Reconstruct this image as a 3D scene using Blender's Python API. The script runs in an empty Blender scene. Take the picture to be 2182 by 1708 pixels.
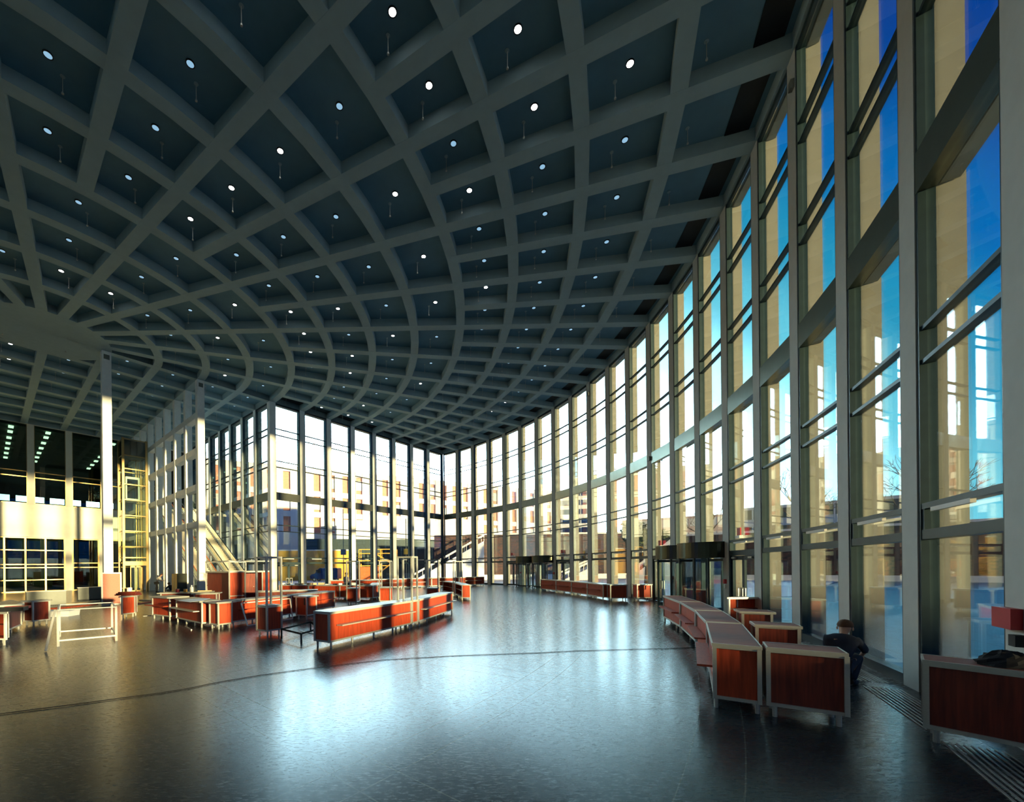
import bpy, math, random
from mathutils import Vector, Matrix
random.seed(7)
SC = bpy.context.scene
COL = SC.collection
PI = math.pi

# ---------------------------------------------------------------- camera
F_PX, CX, CY, ROLL = 861.0, 937.4, 1206.2, -0.00984
EYE = 2.35
cd = bpy.data.cameras.new('camera'); cam = bpy.data.objects.new('camera', cd); COL.objects.link(cam)
cd.sensor_fit = 'HORIZONTAL'; cd.sensor_width = 36.0
cd.lens = F_PX / 2182.0 * 36.0
cd.shift_x = (1091.0 - CX) / 2182.0
cd.shift_y = (CY - 854.0) / 2182.0
cd.clip_start = 0.05; cd.clip_end = 2000
c_, s_ = math.cos(ROLL), math.sin(ROLL)
cam.matrix_world = Matrix(((c_, -s_, 0, 0), (0, 0, -1, 0), (s_, c_, 0, EYE), (0, 0, 0, 1)))
SC.camera = cam

# ---------------------------------------------------------------- world, sun, exposure
SC.view_settings.view_transform = 'Standard'; SC.view_settings.look = 'None'
SC.view_settings.gamma = 1.0; SC.view_settings.exposure = 0.75
SC.view_settings.use_curve_mapping = False
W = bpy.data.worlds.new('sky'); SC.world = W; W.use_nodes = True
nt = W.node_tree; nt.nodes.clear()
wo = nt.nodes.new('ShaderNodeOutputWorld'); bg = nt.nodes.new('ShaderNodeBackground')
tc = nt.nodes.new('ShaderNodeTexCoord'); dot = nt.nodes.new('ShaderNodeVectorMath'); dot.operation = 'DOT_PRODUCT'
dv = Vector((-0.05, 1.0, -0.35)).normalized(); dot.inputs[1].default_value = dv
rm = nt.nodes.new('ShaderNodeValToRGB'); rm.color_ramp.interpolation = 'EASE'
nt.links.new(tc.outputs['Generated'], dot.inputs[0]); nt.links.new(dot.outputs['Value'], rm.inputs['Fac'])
# sky ramp brightest towards the far corner, lens falloff put into its colours
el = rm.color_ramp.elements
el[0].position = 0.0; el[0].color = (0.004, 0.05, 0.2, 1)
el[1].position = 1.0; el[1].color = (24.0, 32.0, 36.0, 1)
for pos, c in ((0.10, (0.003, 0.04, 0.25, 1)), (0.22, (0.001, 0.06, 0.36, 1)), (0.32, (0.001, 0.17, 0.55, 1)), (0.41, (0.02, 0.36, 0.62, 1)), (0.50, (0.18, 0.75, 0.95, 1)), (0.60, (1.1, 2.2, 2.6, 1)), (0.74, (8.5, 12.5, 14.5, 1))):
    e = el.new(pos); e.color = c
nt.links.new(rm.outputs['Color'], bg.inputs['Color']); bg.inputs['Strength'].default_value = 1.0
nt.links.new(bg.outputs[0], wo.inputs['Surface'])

SUN_AZ, SUN_EL = math.radians(134.6), math.radians(4.94)
sl = bpy.data.lights.new('sun', 'SUN'); so = bpy.data.objects.new('sun', sl); COL.objects.link(so)
sl.energy = 8.0; sl.angle = math.radians(1.3); sl.color = (1.0, 0.73, 0.36)
sd = Vector((math.sin(SUN_AZ) * math.cos(SUN_EL), math.cos(SUN_AZ) * math.cos(SUN_EL), math.sin(SUN_EL)))
so.rotation_euler = sd.to_track_quat('Z', 'Y').to_euler(); so.location = sd * 200

# ---------------------------------------------------------------- plan of the hall
HC = EYE / 0.148
H = HC + EYE                 # underside of the ceiling beams, 18.23 m
S = 0.1950 * HC              # ring spacing, 3.10 m
C0 = Vector((-1.6592 * HC, 1.7160 * HC))
A0 = math.radians(123.45 - 20 * 4.0909)
DA = math.radians(4.0909)
D0 = Vector((math.sin(A0), math.cos(A0))); N0 = Vector((-D0.y, D0.x))
BW = 0.54                    # beam and pillar width
def pol(r, k):
    a = A0 + k * DA
    return C0 + r * S * Vector((math.sin(a), math.cos(a)))
def rad(k):
    a = A0 + k * DA
    return Vector((math.sin(a), math.cos(a)))
def L(a, b): return C0 + S * (a * D0 + b * N0)
def V3(p, z): return Vector((p[0], p[1], z))
def U(x, y, z=0.0):
    u = (x - CX) / F_PX; w = -(y - CY) / F_PX
    X = u * c_ - w * s_; Z = u * s_ + w * c_
    t = (z - EYE) / Z
    return Vector((X * t, t))
def onscreen(p, z, m=60):
    if p[1] < 0.5: return False
    x = CX + F_PX * (p[0] * c_ + (z - EYE) * s_) / p[1]; y = CY - F_PX * (-p[0] * s_ + (z - EYE) * c_) / p[1]
    return -m < x < 2182 + m and -m < y < 1708 + m

# ---------------------------------------------------------------- materials
def mat(name, col, rough=0.6, metal=0.0, noise=0.0, scale=8.0, spec=0.5, stretch=None, bump=0.0, emit=None, estr=1.0):
    m = bpy.data.materials.new(name); m.use_nodes = True
    t = m.node_tree; b = t.nodes['Principled BSDF']
    b.inputs['Base Color'].default_value = (*col, 1); b.inputs['Roughness'].default_value = rough
    b.inputs['Metallic'].default_value = metal; b.inputs['Specular IOR Level'].default_value = spec
    if noise or bump:
        g = t.nodes.new('ShaderNodeTexCoord'); mp = t.nodes.new('ShaderNodeMapping'); n = t.nodes.new('ShaderNodeTexNoise')
        n.inputs['Scale'].default_value = scale; n.inputs['Detail'].default_value = 6
        if stretch: mp.inputs['Scale'].default_value = stretch
        t.links.new(g.outputs['Object'], mp.inputs[0]); t.links.new(mp.outputs[0], n.inputs['Vector'])
        if noise:
            r = t.nodes.new('ShaderNodeValToRGB')
            r.color_ramp.elements[0].position = 0.3; r.color_ramp.elements[1].position = 0.7
            r.color_ramp.elements[0].color = (*[c * (1 - noise) for c in col], 1)
            r.color_ramp.elements[1].color = (*[min(1, c * (1 + noise)) for c in col], 1)
            t.links.new(n.outputs['Fac'], r.inputs[0]); t.links.new(r.outputs[0], b.inputs['Base Color'])
        if bump:
            bp = t.nodes.new('ShaderNodeBump'); bp.inputs['Strength'].default_value = bump; bp.inputs['Distance'].default_value = 0.01
            t.links.new(n.outputs['Fac'], bp.inputs['Height']); t.links.new(bp.outputs[0], b.inputs['Normal'])
    if emit:
        b.inputs['Emission Color'].default_value = (*emit, 1); b.inputs['Emission Strength'].default_value = estr
    return m
def glass(name, tint, refl=0.06):
    m = bpy.data.materials.new(name); m.use_nodes = True; t = m.node_tree; t.nodes.clear()
    o = t.nodes.new('ShaderNodeOutputMaterial'); mx = t.nodes.new('ShaderNodeMixShader')
    tr = t.nodes.new('ShaderNodeBsdfTransparent'); gl = t.nodes.new('ShaderNodeBsdfGlossy')
    lw = t.nodes.new('ShaderNodeLayerWeight'); lw.inputs['Blend'].default_value = 0.25
    mr = t.nodes.new('ShaderNodeMapRange'); mr.inputs['To Min'].default_value = refl; mr.inputs['To Max'].default_value = 0.55
    tr.inputs[0].default_value = (*tint, 1); gl.inputs['Roughness'].default_value = 0.01
    t.links.new(lw.outputs['Fresnel'], mr.inputs['Value']); t.links.new(mr.outputs[0], mx.inputs[0])
    t.links.new(tr.outputs[0], mx.inputs[1]); t.links.new(gl.outputs[0], mx.inputs[2]); t.links.new(mx.outputs[0], o.inputs['Surface'])
    return m
M = {}
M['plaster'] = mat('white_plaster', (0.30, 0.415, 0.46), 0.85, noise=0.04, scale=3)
M['wall'] = mat('cream_plaster', (0.80, 0.78, 0.68), 0.8, noise=0.03, scale=2)
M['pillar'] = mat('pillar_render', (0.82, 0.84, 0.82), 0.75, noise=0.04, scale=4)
M['pillarc'] = mat('dimmed_pillar_render', (0.46, 0.47, 0.44), 0.75, noise=0.04, scale=4)  # same render as the other pillars, dimmer exposure put into a darker colour
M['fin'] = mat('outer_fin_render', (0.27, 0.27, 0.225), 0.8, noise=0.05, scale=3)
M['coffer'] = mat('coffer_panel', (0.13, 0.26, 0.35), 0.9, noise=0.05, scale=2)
M['dark'] = mat('dark_window_metal', (0.022, 0.045, 0.052), 0.4, metal=0.3, noise=0.1, scale=5)
M['spandrel'] = mat('olive_metal_panel', (0.16, 0.17, 0.13), 0.28, metal=0.8, noise=0.08, scale=2)
M['bronze'] = mat('bronze_canopy', (0.05, 0.055, 0.04), 0.25, metal=0.8, noise=0.1, scale=3)
M['brass'] = mat('brass_metal', (0.36, 0.25, 0.10), 0.35, metal=0.7, noise=0.08, scale=3)
M['alu'] = mat('brushed_aluminium', (0.50, 0.51, 0.47), 0.4, metal=0.3, noise=0.08, scale=20, stretch=(1, 1, 8))
M['alutop'] = mat('pale_worktop', (0.60, 0.60, 0.58), 0.35, noise=0.05, scale=6)
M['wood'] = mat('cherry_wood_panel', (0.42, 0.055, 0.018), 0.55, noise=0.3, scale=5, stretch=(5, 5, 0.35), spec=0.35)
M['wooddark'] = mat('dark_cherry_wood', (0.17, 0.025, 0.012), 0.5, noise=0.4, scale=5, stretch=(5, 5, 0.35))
M['woodtop'] = mat('cherry_wood_top', (0.22, 0.085, 0.075), 0.6, noise=0.15, scale=6, stretch=(1, 6, 1), spec=0.25)
M['board'] = mat('pale_chipboard', (0.55, 0.42, 0.24), 0.7, noise=0.15, scale=12)
M['pink'] = mat('pink_board_face', (0.50, 0.20, 0.15), 0.8, noise=0.15, scale=30)
M['white'] = mat('white_painted_metal', (0.72, 0.72, 0.68), 0.4, noise=0.04, scale=6)
M['paper'] = mat('white_paper', (0.8, 0.82, 0.84), 0.8, noise=0.03)
M['black'] = mat('black_steel', (0.012, 0.014, 0.018), 0.5, metal=0.4, noise=0.1)
M['blackcloth'] = mat('black_cloth', (0.008, 0.009, 0.012), 0.95, noise=0.3, scale=20, bump=0.4)
M['grey'] = mat('grey_cabinet', (0.15, 0.17, 0.15), 0.5, noise=0.06, scale=4)
M['red'] = mat('red_plastic', (0.45, 0.02, 0.03), 0.45, noise=0.05)
M['rail'] = mat('orange_wood_handrail', (0.55, 0.16, 0.05), 0.45, noise=0.2)
M['step'] = mat('escalator_step_metal', (0.36, 0.34, 0.26), 0.4, metal=0.6, noise=0.1, scale=12)
M['rubber'] = mat('black_rubber', (0.02, 0.02, 0.022), 0.5, noise=0.05)
M['stone'] = mat('pale_stone', (0.62, 0.58, 0.46), 0.8, noise=0.08)
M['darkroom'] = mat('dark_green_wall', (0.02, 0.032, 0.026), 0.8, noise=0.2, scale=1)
M['glass'] = glass('window_glass', (0.93, 0.98, 0.98), 0.035)
M['glassg'] = glass('dark_hall_glass', (0.55, 0.66, 0.55), 0.08)
M['glassb'] = glass('balustrade_glass', (0.85, 0.92, 0.88), 0.05)
M['lens'] = mat('downlight_lens', (0.3, 0.4, 0.45), 0.2, emit=(0.40, 0.72, 1.0), estr=0.4)
M['lensb'] = mat('bright_downlight_lens', (0.8, 0.8, 0.8), 0.2, emit=(1.0, 0.97, 0.92), estr=8.0)
M['tube'] = mat('fluorescent_panel', (0.8, 0.8, 0.8), 0.3, emit=(0.75, 1.0, 0.82), estr=2.2)
M['skin'] = mat('skin', (0.50, 0.28, 0.19), 0.6, noise=0.08)
M['hair'] = mat('brown_hair', (0.10, 0.045, 0.02), 0.8, noise=0.3, scale=40)
M['shirtw'] = mat('pale_shirt', (0.60, 0.54, 0.46), 0.9, noise=0.08)
M['khaki'] = mat('khaki_overalls', (0.34, 0.24, 0.14), 0.9, noise=0.1)
M['navy'] = mat('navy_workwear', (0.015, 0.025, 0.05), 0.9, noise=0.2)
M['yellow'] = mat('yellow_render', (0.75, 0.42, 0.07), 0.7, noise=0.08, scale=1)
M['concrete'] = mat('white_concrete', (0.84, 0.86, 0.86), 0.8, noise=0.05, scale=0.6)
M['blue'] = mat('blue_car_paint', (0.015, 0.05, 0.17), 0.25, metal=0.3, noise=0.05, spec=0.7)
M['bark'] = mat('bark', (0.10, 0.07, 0.045), 0.9, noise=0.3, scale=10, bump=0.5)
M['absorber'] = mat('dark_absorber', (0.03, 0.035, 0.045), 0.9, noise=0.1, scale=1)
M['pane'] = mat('pale_window_pane', (0.45, 0.52, 0.56), 0.3, noise=0.05)
M['leaf'] = mat('dry_leaves', (0.12, 0.13, 0.05), 0.9, noise=0.4, scale=6)

def brick(name, c1, c2, mortar, scale, w=0.5, h=0.25, rough=0.85):
    m = bpy.data.materials.new(name); m.use_nodes = True; t = m.node_tree; b = t.nodes['Principled BSDF']
    g = t.nodes.new('ShaderNodeTexCoord'); br = t.nodes.new('ShaderNodeTexBrick')
    br.inputs['Color1'].default_value = (*c1, 1); br.inputs['Color2'].default_value = (*c2, 1); br.inputs['Mortar'].default_value = (*mortar, 1)
    br.inputs['Scale'].default_value = scale; br.inputs['Brick Width'].default_value = w; br.inputs['Row Height'].default_value = h
    t.links.new(g.outputs['UV'], br.inputs['Vector']); t.links.new(br.outputs['Color'], b.inputs['Base Color']); b.inputs['Roughness'].default_value = rough
    return m
M['brick'] = brick('red_brick', (0.62, 0.27, 0.18), (0.54, 0.21, 0.14), (0.6, 0.45, 0.38), 1.6)
M['darkbrick'] = brick('dark_clinker_brick', (0.13, 0.055, 0.045), (0.03, 0.03, 0.04), (0.06, 0.045, 0.04), 1.2)

def plaza_mat():
    m = bpy.data.materials.new('blue_grey_paving'); m.use_nodes = True; t = m.node_tree; b = t.nodes['Principled BSDF']
    g = t.nodes.new('ShaderNodeTexCoord'); mp = t.nodes.new('ShaderNodeMapping'); mp.inputs['Rotation'].default_value = (0, 0, 0.5)
    br = t.nodes.new('ShaderNodeTexBrick'); br.offset = 0.0
    br.inputs['Color1'].default_value = (0.07, 0.21, 0.29, 1); br.inputs['Color2'].default_value = (0.08, 0.24, 0.33, 1); br.inputs['Mortar'].default_value = (0.02, 0.05, 0.08, 1)
    br.inputs['Scale'].default_value = 1.0; br.inputs['Brick Width'].default_value = 1.0; br.inputs['Row Height'].default_value = 0.5; br.inputs['Mortar Size'].default_value = 0.012
    t.links.new(g.outputs['Object'], mp.inputs[0]); t.links.new(mp.outputs[0], br.inputs['Vector'])
    t.links.new(br.outputs['Color'], b.inputs['Base Color']); b.inputs['Roughness'].default_value = 0.45
    return m
M['plaza'] = plaza_mat()

def floor_mat():
    m = bpy.data.materials.new('dark_polished_floor'); m.use_nodes = True; t = m.node_tree; b = t.nodes['Principled BSDF']
    N = t.nodes.new
    g = N('ShaderNodeNewGeometry'); sub = N('ShaderNodeVectorMath'); sub.operation = 'SUBTRACT'; sub.inputs[1].default_value = (C0.x, C0.y, 0)
    t.links.new(g.outputs['Position'], sub.inputs[0]); sep = N('ShaderNodeSeparateXYZ'); t.links.new(sub.outputs[0], sep.inputs[0])
    def mth(op, a, b_=None, c=None):
        n = N('ShaderNodeMath'); n.operation = op
        for i, v in enumerate((a, b_, c)):
            if v is None: continue
            if isinstance(v, (int, float)): n.inputs[i].default_value = v
            else: t.links.new(v, n.inputs[i])
        return n.outputs[0]
    X, Y = sep.outputs[0], sep.outputs[1]
    r = mth('SQRT', mth('ADD', mth('MULTIPLY', X, X), mth('MULTIPLY', Y, Y)))
    rn = mth('DIVIDE', r, S)
    fr = mth('ABSOLUTE', mth('SUBTRACT', rn, mth('ROUND', rn)))
    ring = mth('LESS_THAN', mth('ABSOLUTE', mth('SUBTRACT', fr, 0.09)), 0.0022)
    an = mth('SUBTRACT', mth('ARCTAN2', X, Y), A0)
    k2 = mth('DIVIDE', an, DA * 2)
    off = mth('MULTIPLY', mth('ABSOLUTE', mth('SUBTRACT', k2, mth('ROUND', k2))), mth('MULTIPLY', r, DA * 2))
    radl = mth('LESS_THAN', mth('ABSOLUTE', mth('SUBTRACT', off, 0.27)), 0.007)
    line = mth('MAXIMUM', ring, radl)
    n1 = N('ShaderNodeTexNoise'); n1.inputs['Scale'].default_value = 0.9; n1.inputs['Detail'].default_value = 8
    n2 = N('ShaderNodeTexNoise'); n2.inputs['Scale'].default_value = 9; n2.inputs['Detail'].default_value = 10; n2.inputs['Roughness'].default_value = 0.7
    mp = N('ShaderNodeMapping'); mp.inputs['Rotation'].default_value = (0, 0, 0.25); mp.inputs['Scale'].default_value = (1, 4, 1)
    t.links.new(g.outputs['Position'], n1.inputs['Vector']); t.links.new(g.outputs['Position'], mp.inputs[0]); t.links.new(mp.outputs[0], n2.inputs['Vector'])
    cr = N('ShaderNodeValToRGB'); cr.color_ramp.elements[0].position = 0.3; cr.color_ramp.elements[0].color = (0.014, 0.018, 0.020, 1)
    cr.color_ramp.elements[1].position = 0.75; cr.color_ramp.elements[1].color = (0.040, 0.055, 0.062, 1)
    t.links.new(n1.outputs['Fac'], cr.inputs[0])
    mx = N('ShaderNodeMix'); mx.data_type = 'RGBA'; mx.inputs[7].default_value = (0.13, 0.13, 0.11, 1)
    t.links.new(line, mx.inputs[0]); t.links.new(cr.outputs[0], mx.inputs[6]); t.links.new(mx.outputs[2], b.inputs['Base Color'])
    rr = N('ShaderNodeMapRange'); rr.inputs['From Min'].default_value = 0.3; rr.inputs['From Max'].default_value = 0.7
    rr.inputs['To Min'].default_value = 0.16; rr.inputs['To Max'].default_value = 0.34
    t.links.new(n2.outputs['Fac'], rr.inputs['Value']); t.links.new(rr.outputs[0], b.inputs['Roughness'])
    bp = N('ShaderNodeBump'); bp.inputs['Strength'].default_value = 0.02; bp.inputs['Distance'].default_value = 0.01
    t.links.new(n2.outputs['Fac'], bp.inputs['Height']); t.links.new(bp.outputs[0], b.inputs['Normal'])
    b.inputs['Specular IOR Level'].default_value = 0.45; b.inputs['Specular Tint'].default_value = (0.80, 0.90, 1.0, 1)
    return m
M['floor'] = floor_mat()

# ---------------------------------------------------------------- mesh helpers
class MB:
    def __init__(s): s.v = []; s.f = []; s.uv = []
    def face(s, pts, uv=None):
        n = len(s.v); s.v += [tuple(p) for p in pts]; s.f.append(tuple(range(n, n + len(pts)))); s.uv.append(uv)
    def hexa(s, b, t):
        """b, t: 4 bottom and 4 top corners, same winding (ccw seen from above)"""
        n = len(s.v); s.v += [tuple(p) for p in b] + [tuple(p) for p in t]
        for q in ((3, 2, 1, 0), (4, 5, 6, 7), (0, 1, 5, 4), (1, 2, 6, 5), (2, 3, 7, 6), (3, 0, 4, 7)):
            s.f.append(tuple(n + i for i in q)); s.uv.append(None)
        return s
    def prism(s, poly, z0, z1):
        m = len(poly); n = len(s.v)
        s.v += [(p[0], p[1], z0) for p in poly] + [(p[0], p[1], z1) for p in poly]
        s.f.append(tuple(n + i for i in reversed(range(m)))); s.f.append(tuple(n + m + i for i in range(m))); s.uv += [None, None]
        for i in range(m):
            j = (i + 1) % m; s.f.append((n + i, n + j, n + m + j, n + m + i)); s.uv.append(None)
        return s
    def strip(s, p, q, w, z0, z1, ext=0.0):
        """upright bar from p to q in plan, width w"""
        p = Vector(p[:2]); q = Vector(q[:2]); d = (q - p).normalized(); n = Vector((-d.y, d.x)) * (w / 2); p = p - d * ext; q = q + d * ext
        return s.prism([p - n, q - n, q + n, p + n], z0, z1)
    def box(s, c, ex, ey, ez, hx, hy, hz):
        c = Vector(c); ex = Vector(ex) * hx; ey = Vector(ey) * hy; ez = Vector(ez) * hz
        b = [c - ex - ey - ez, c + ex - ey - ez, c + ex + ey - ez, c - ex + ey - ez]; t = [p + ez * 2 for p in b]
        return s.hexa(b, t)
    def bar(s, a, b, w, h=None):
        """rectangular bar between 3d points"""
        a = Vector(a); b = Vector(b); h = h or w; d = (b - a); l = d.length
        if l < 1e-6: return s
        d /= l; up = Vector((0, 0, 1)) if abs(d.z) < 0.95 else Vector((1, 0, 0))
        x = d.cross(up).normalized(); y = x.cross(d).normalized()
        return s.box((a + b) / 2, x, d, y, w / 2, l / 2, h / 2)
    def tube(s, pts, r, seg=8, cap=True):
        pts = [Vector(p) for p in pts]; rings = []
        rr = r if isinstance(r, (list, tuple)) else [r] * len(pts)
        for i, p in enumerate(pts):
            d = (pts[min(i + 1, len(pts) - 1)] - pts[max(i - 1, 0)]).normalized()
            up = Vector((0, 0, 1)) if abs(d.z) < 0.95 else Vector((1, 0, 0))
            x = d.cross(up).normalized(); y = x.cross(d).normalized(); n = len(s.v)
            for j in range(seg):
                a = 2 * PI * j / seg; s.v.append(tuple(p + (x * math.cos(a) + y * math.sin(a)) * rr[i]))
            rings.append(n)
        for i in range(len(rings) - 1):
            for j in range(seg):
                k = (j + 1) % seg; s.f.append((rings[i] + j, rings[i] + k, rings[i + 1] + k, rings[i + 1] + j)); s.uv.append(None)
        if cap:
            s.f.append(tuple(rings[0] + j for j in reversed(range(seg)))); s.f.append(tuple(rings[-1] + j for j in range(seg))); s.uv += [None, None]
        return s
    def cyl(s, c, r, z0, z1, seg=16): return s.tube([(c[0], c[1], z0), (c[0], c[1], z1)], r, seg)
    def blob(s, c, rx, ry, rz, seg=12, rings=7, z0=-1.0, jit=0.0):
        n0 = len(s.v)
        for i in range(rings + 1):
            ph = math.asin(z0) + (PI / 2 - math.asin(z0)) * i / rings
            for j in range(seg):
                a = 2 * PI * j / seg; q = 1 + random.uniform(-jit, jit)
                s.v.append((c[0] + rx * q * math.cos(ph) * math.cos(a), c[1] + ry * q * math.cos(ph) * math.sin(a), c[2] + rz * q * math.sin(ph)))
        for i in range(rings):
            for j in range(seg):
                k = (j + 1) % seg; a = n0 + i * seg; s.f.append((a + j, a + k, a + seg + k, a + seg + j)); s.uv.append(None)
        return s
    def build(s, name, m, parent=None, bevel=0.0, smooth=False):
        me = bpy.data.meshes.new(name)
        org = Vector((0, 0, 0))
        if parent is None and s.v:
            xs = [v[0] for v in s.v]; ys = [v[1] for v in s.v]; zs = [v[2] for v in s.v]
            org = Vector(((min(xs) + max(xs)) / 2, (min(ys) + max(ys)) / 2, min(zs)))
        elif parent is not None: org = ORG.get(parent.name, Vector((0, 0, 0)))
        me.from_pydata([tuple(Vector(v) - org) for v in s.v], [], s.f); me.materials.append(m)
        if any(s.uv):
            uvl = me.uv_layers.new(name='UVMap'); li = 0
            for fi, f in enumerate(s.f):
                for j in range(len(f)):
                    if s.uv[fi]: uvl.data[li + j].uv = s.uv[fi][j]
                li += len(f)
        if smooth:
            for p in me.polygons: p.use_smooth = True
        me.update()
        o = bpy.data.objects.new(name, me); COL.objects.link(o)
        if parent is None: o.location = org; ORG[o.name] = org
        else: o.parent = parent; ORG[o.name] = org
        if bevel:
            bv = o.modifiers.new('bevel', 'BEVEL'); bv.width = bevel; bv.segments = 2; bv.limit_method = 'ANGLE'
        return o
ORG = {}
def empty(name, loc):
    o = bpy.data.objects.new(name, None); COL.objects.link(o); o.location = loc; o.empty_display_size = 0.1; ORG[o.name] = Vector(loc); return o
def tag(o, label=None, cat=None, group=None, kind=None):
    if label: o['label'] = label
    if cat: o['category'] = cat
    if group: o['group'] = group
    if kind: o['kind'] = kind
    return o
def copy_tree(o, parent=None):
    c = o.copy(); COL.objects.link(c)
    if parent: c.parent = parent
    for ch in list(o.children): copy_tree(ch, c)
    return c

# ================================================================ THE SETTING
KMAX = 28                                   # the curved glass front runs from bay 0 to here
arc = [pol(13.05, k) for k in range(0, KMAX + 1)]
end = pol(13.05, 44)
poly = arc + [pol(13.05, k) for k in range(KMAX + 1, 45)] + [L(-13, 8.1), L(2.9, 8.1), L(5.05, 8.1), L(5.05, 0)]
fl = MB(); fl.prism(list(reversed(poly)), -0.1, 0.0)
tag(fl.build('floor', M['floor']), 'dark polished floor with thin pale joint lines', kind='structure')
# the beyond hall has its own floor
b = MB(); b.prism([L(-4, 8.12), L(5, 8.12), L(5, 23), L(-4, 23)], -0.1, 0.0)
tag(b.build('trim_40', M['floor']), 'dark floor of the hall beyond the cream wall', kind='structure')
b = MB(); b.prism([(-260, -160), (260, -160), (260, 320), (-260, 320)], -0.6, -0.14)
tag(b.build('plaza', M['plaza']), 'blue grey paved square outside the glass front', kind='structure')

# ceiling: coffer panel above, beam grid below
HP = H + 0.5
c = MB()
cp = [pol(13.12, k) for k in range(0, 45)] + [L(-13.1, 8.2), L(5.2, 8.2), L(5.2, 0.25), L(13.15, 0.25)]
c.prism(list(reversed(cp)), HP, HP + 0.6)
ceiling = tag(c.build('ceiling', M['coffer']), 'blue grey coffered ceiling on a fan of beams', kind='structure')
g = MB()
def rbeam(r0, r1, k, w=BW): g.strip(pol(r0, k), pol(r1, k), w, H, HP + 0.02)
for k in range(0, 45):
    r0 = 0.9 if k % 4 == 0 else (5.0 if k % 2 == 0 else 9.0)
    rbeam(r0, 13.0, k)
for r in range(2, 14):
    st = 1
    hw = BW / 2 / S
    for k in range(0, 44, st):
        a0, a1, b1, b0 = pol(r - hw, k), pol(r - hw, k + st), pol(r + hw, k + st), pol(r + hw, k)
        if r == 13: b1, b0 = pol(13.1, k + 1), pol(13.1, k); a0, a1 = pol(12.985, k), pol(12.985, k + 1)
        g.prism([a0, a1, b1, b0], H + 0.004, HP + 0.02)
g.prism([pol(1.1, k) for k in range(0, 89, 2)], H + 0.002, HP + 0.02)
g.strip(L(-13, 0), L(5, 0), BW, H + 0.001, HP + 0.02)
g.strip(L(5, 0), L(13, 0), BW, H + 0.001, HP + 0.02)
for bb in range(1, 9): g.strip(L(-13, bb), L(5, bb), BW, H + 0.006, HP + 0.02)
for aa in range(-13, 6): g.strip(L(aa, 0), L(aa, 8), BW, H + 0.003, HP + 0.02)
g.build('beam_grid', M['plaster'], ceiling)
for k in range(0, KMAX):                       # dark grille slots along the glass front
    v = MB(); e = 0.27 / (12.8 * S * DA)
    v.prism([pol(12.66, k + e), pol(12.66, k + 1 - e), pol(12.92, k + 1 - e), pol(12.92, k + e)], HP - 0.03, HP)
    v.build('vent_grille', M['black'], ceiling)

for a in range(5, 13):
    v = MB(); v.prism([L(a + .1, -.36), L(a + .9, -.36), L(a + .9, -.1), L(a + .1, -.1)], HP - 0.03, HP); v.build('vent_grille', M['black'], ceiling)
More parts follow.
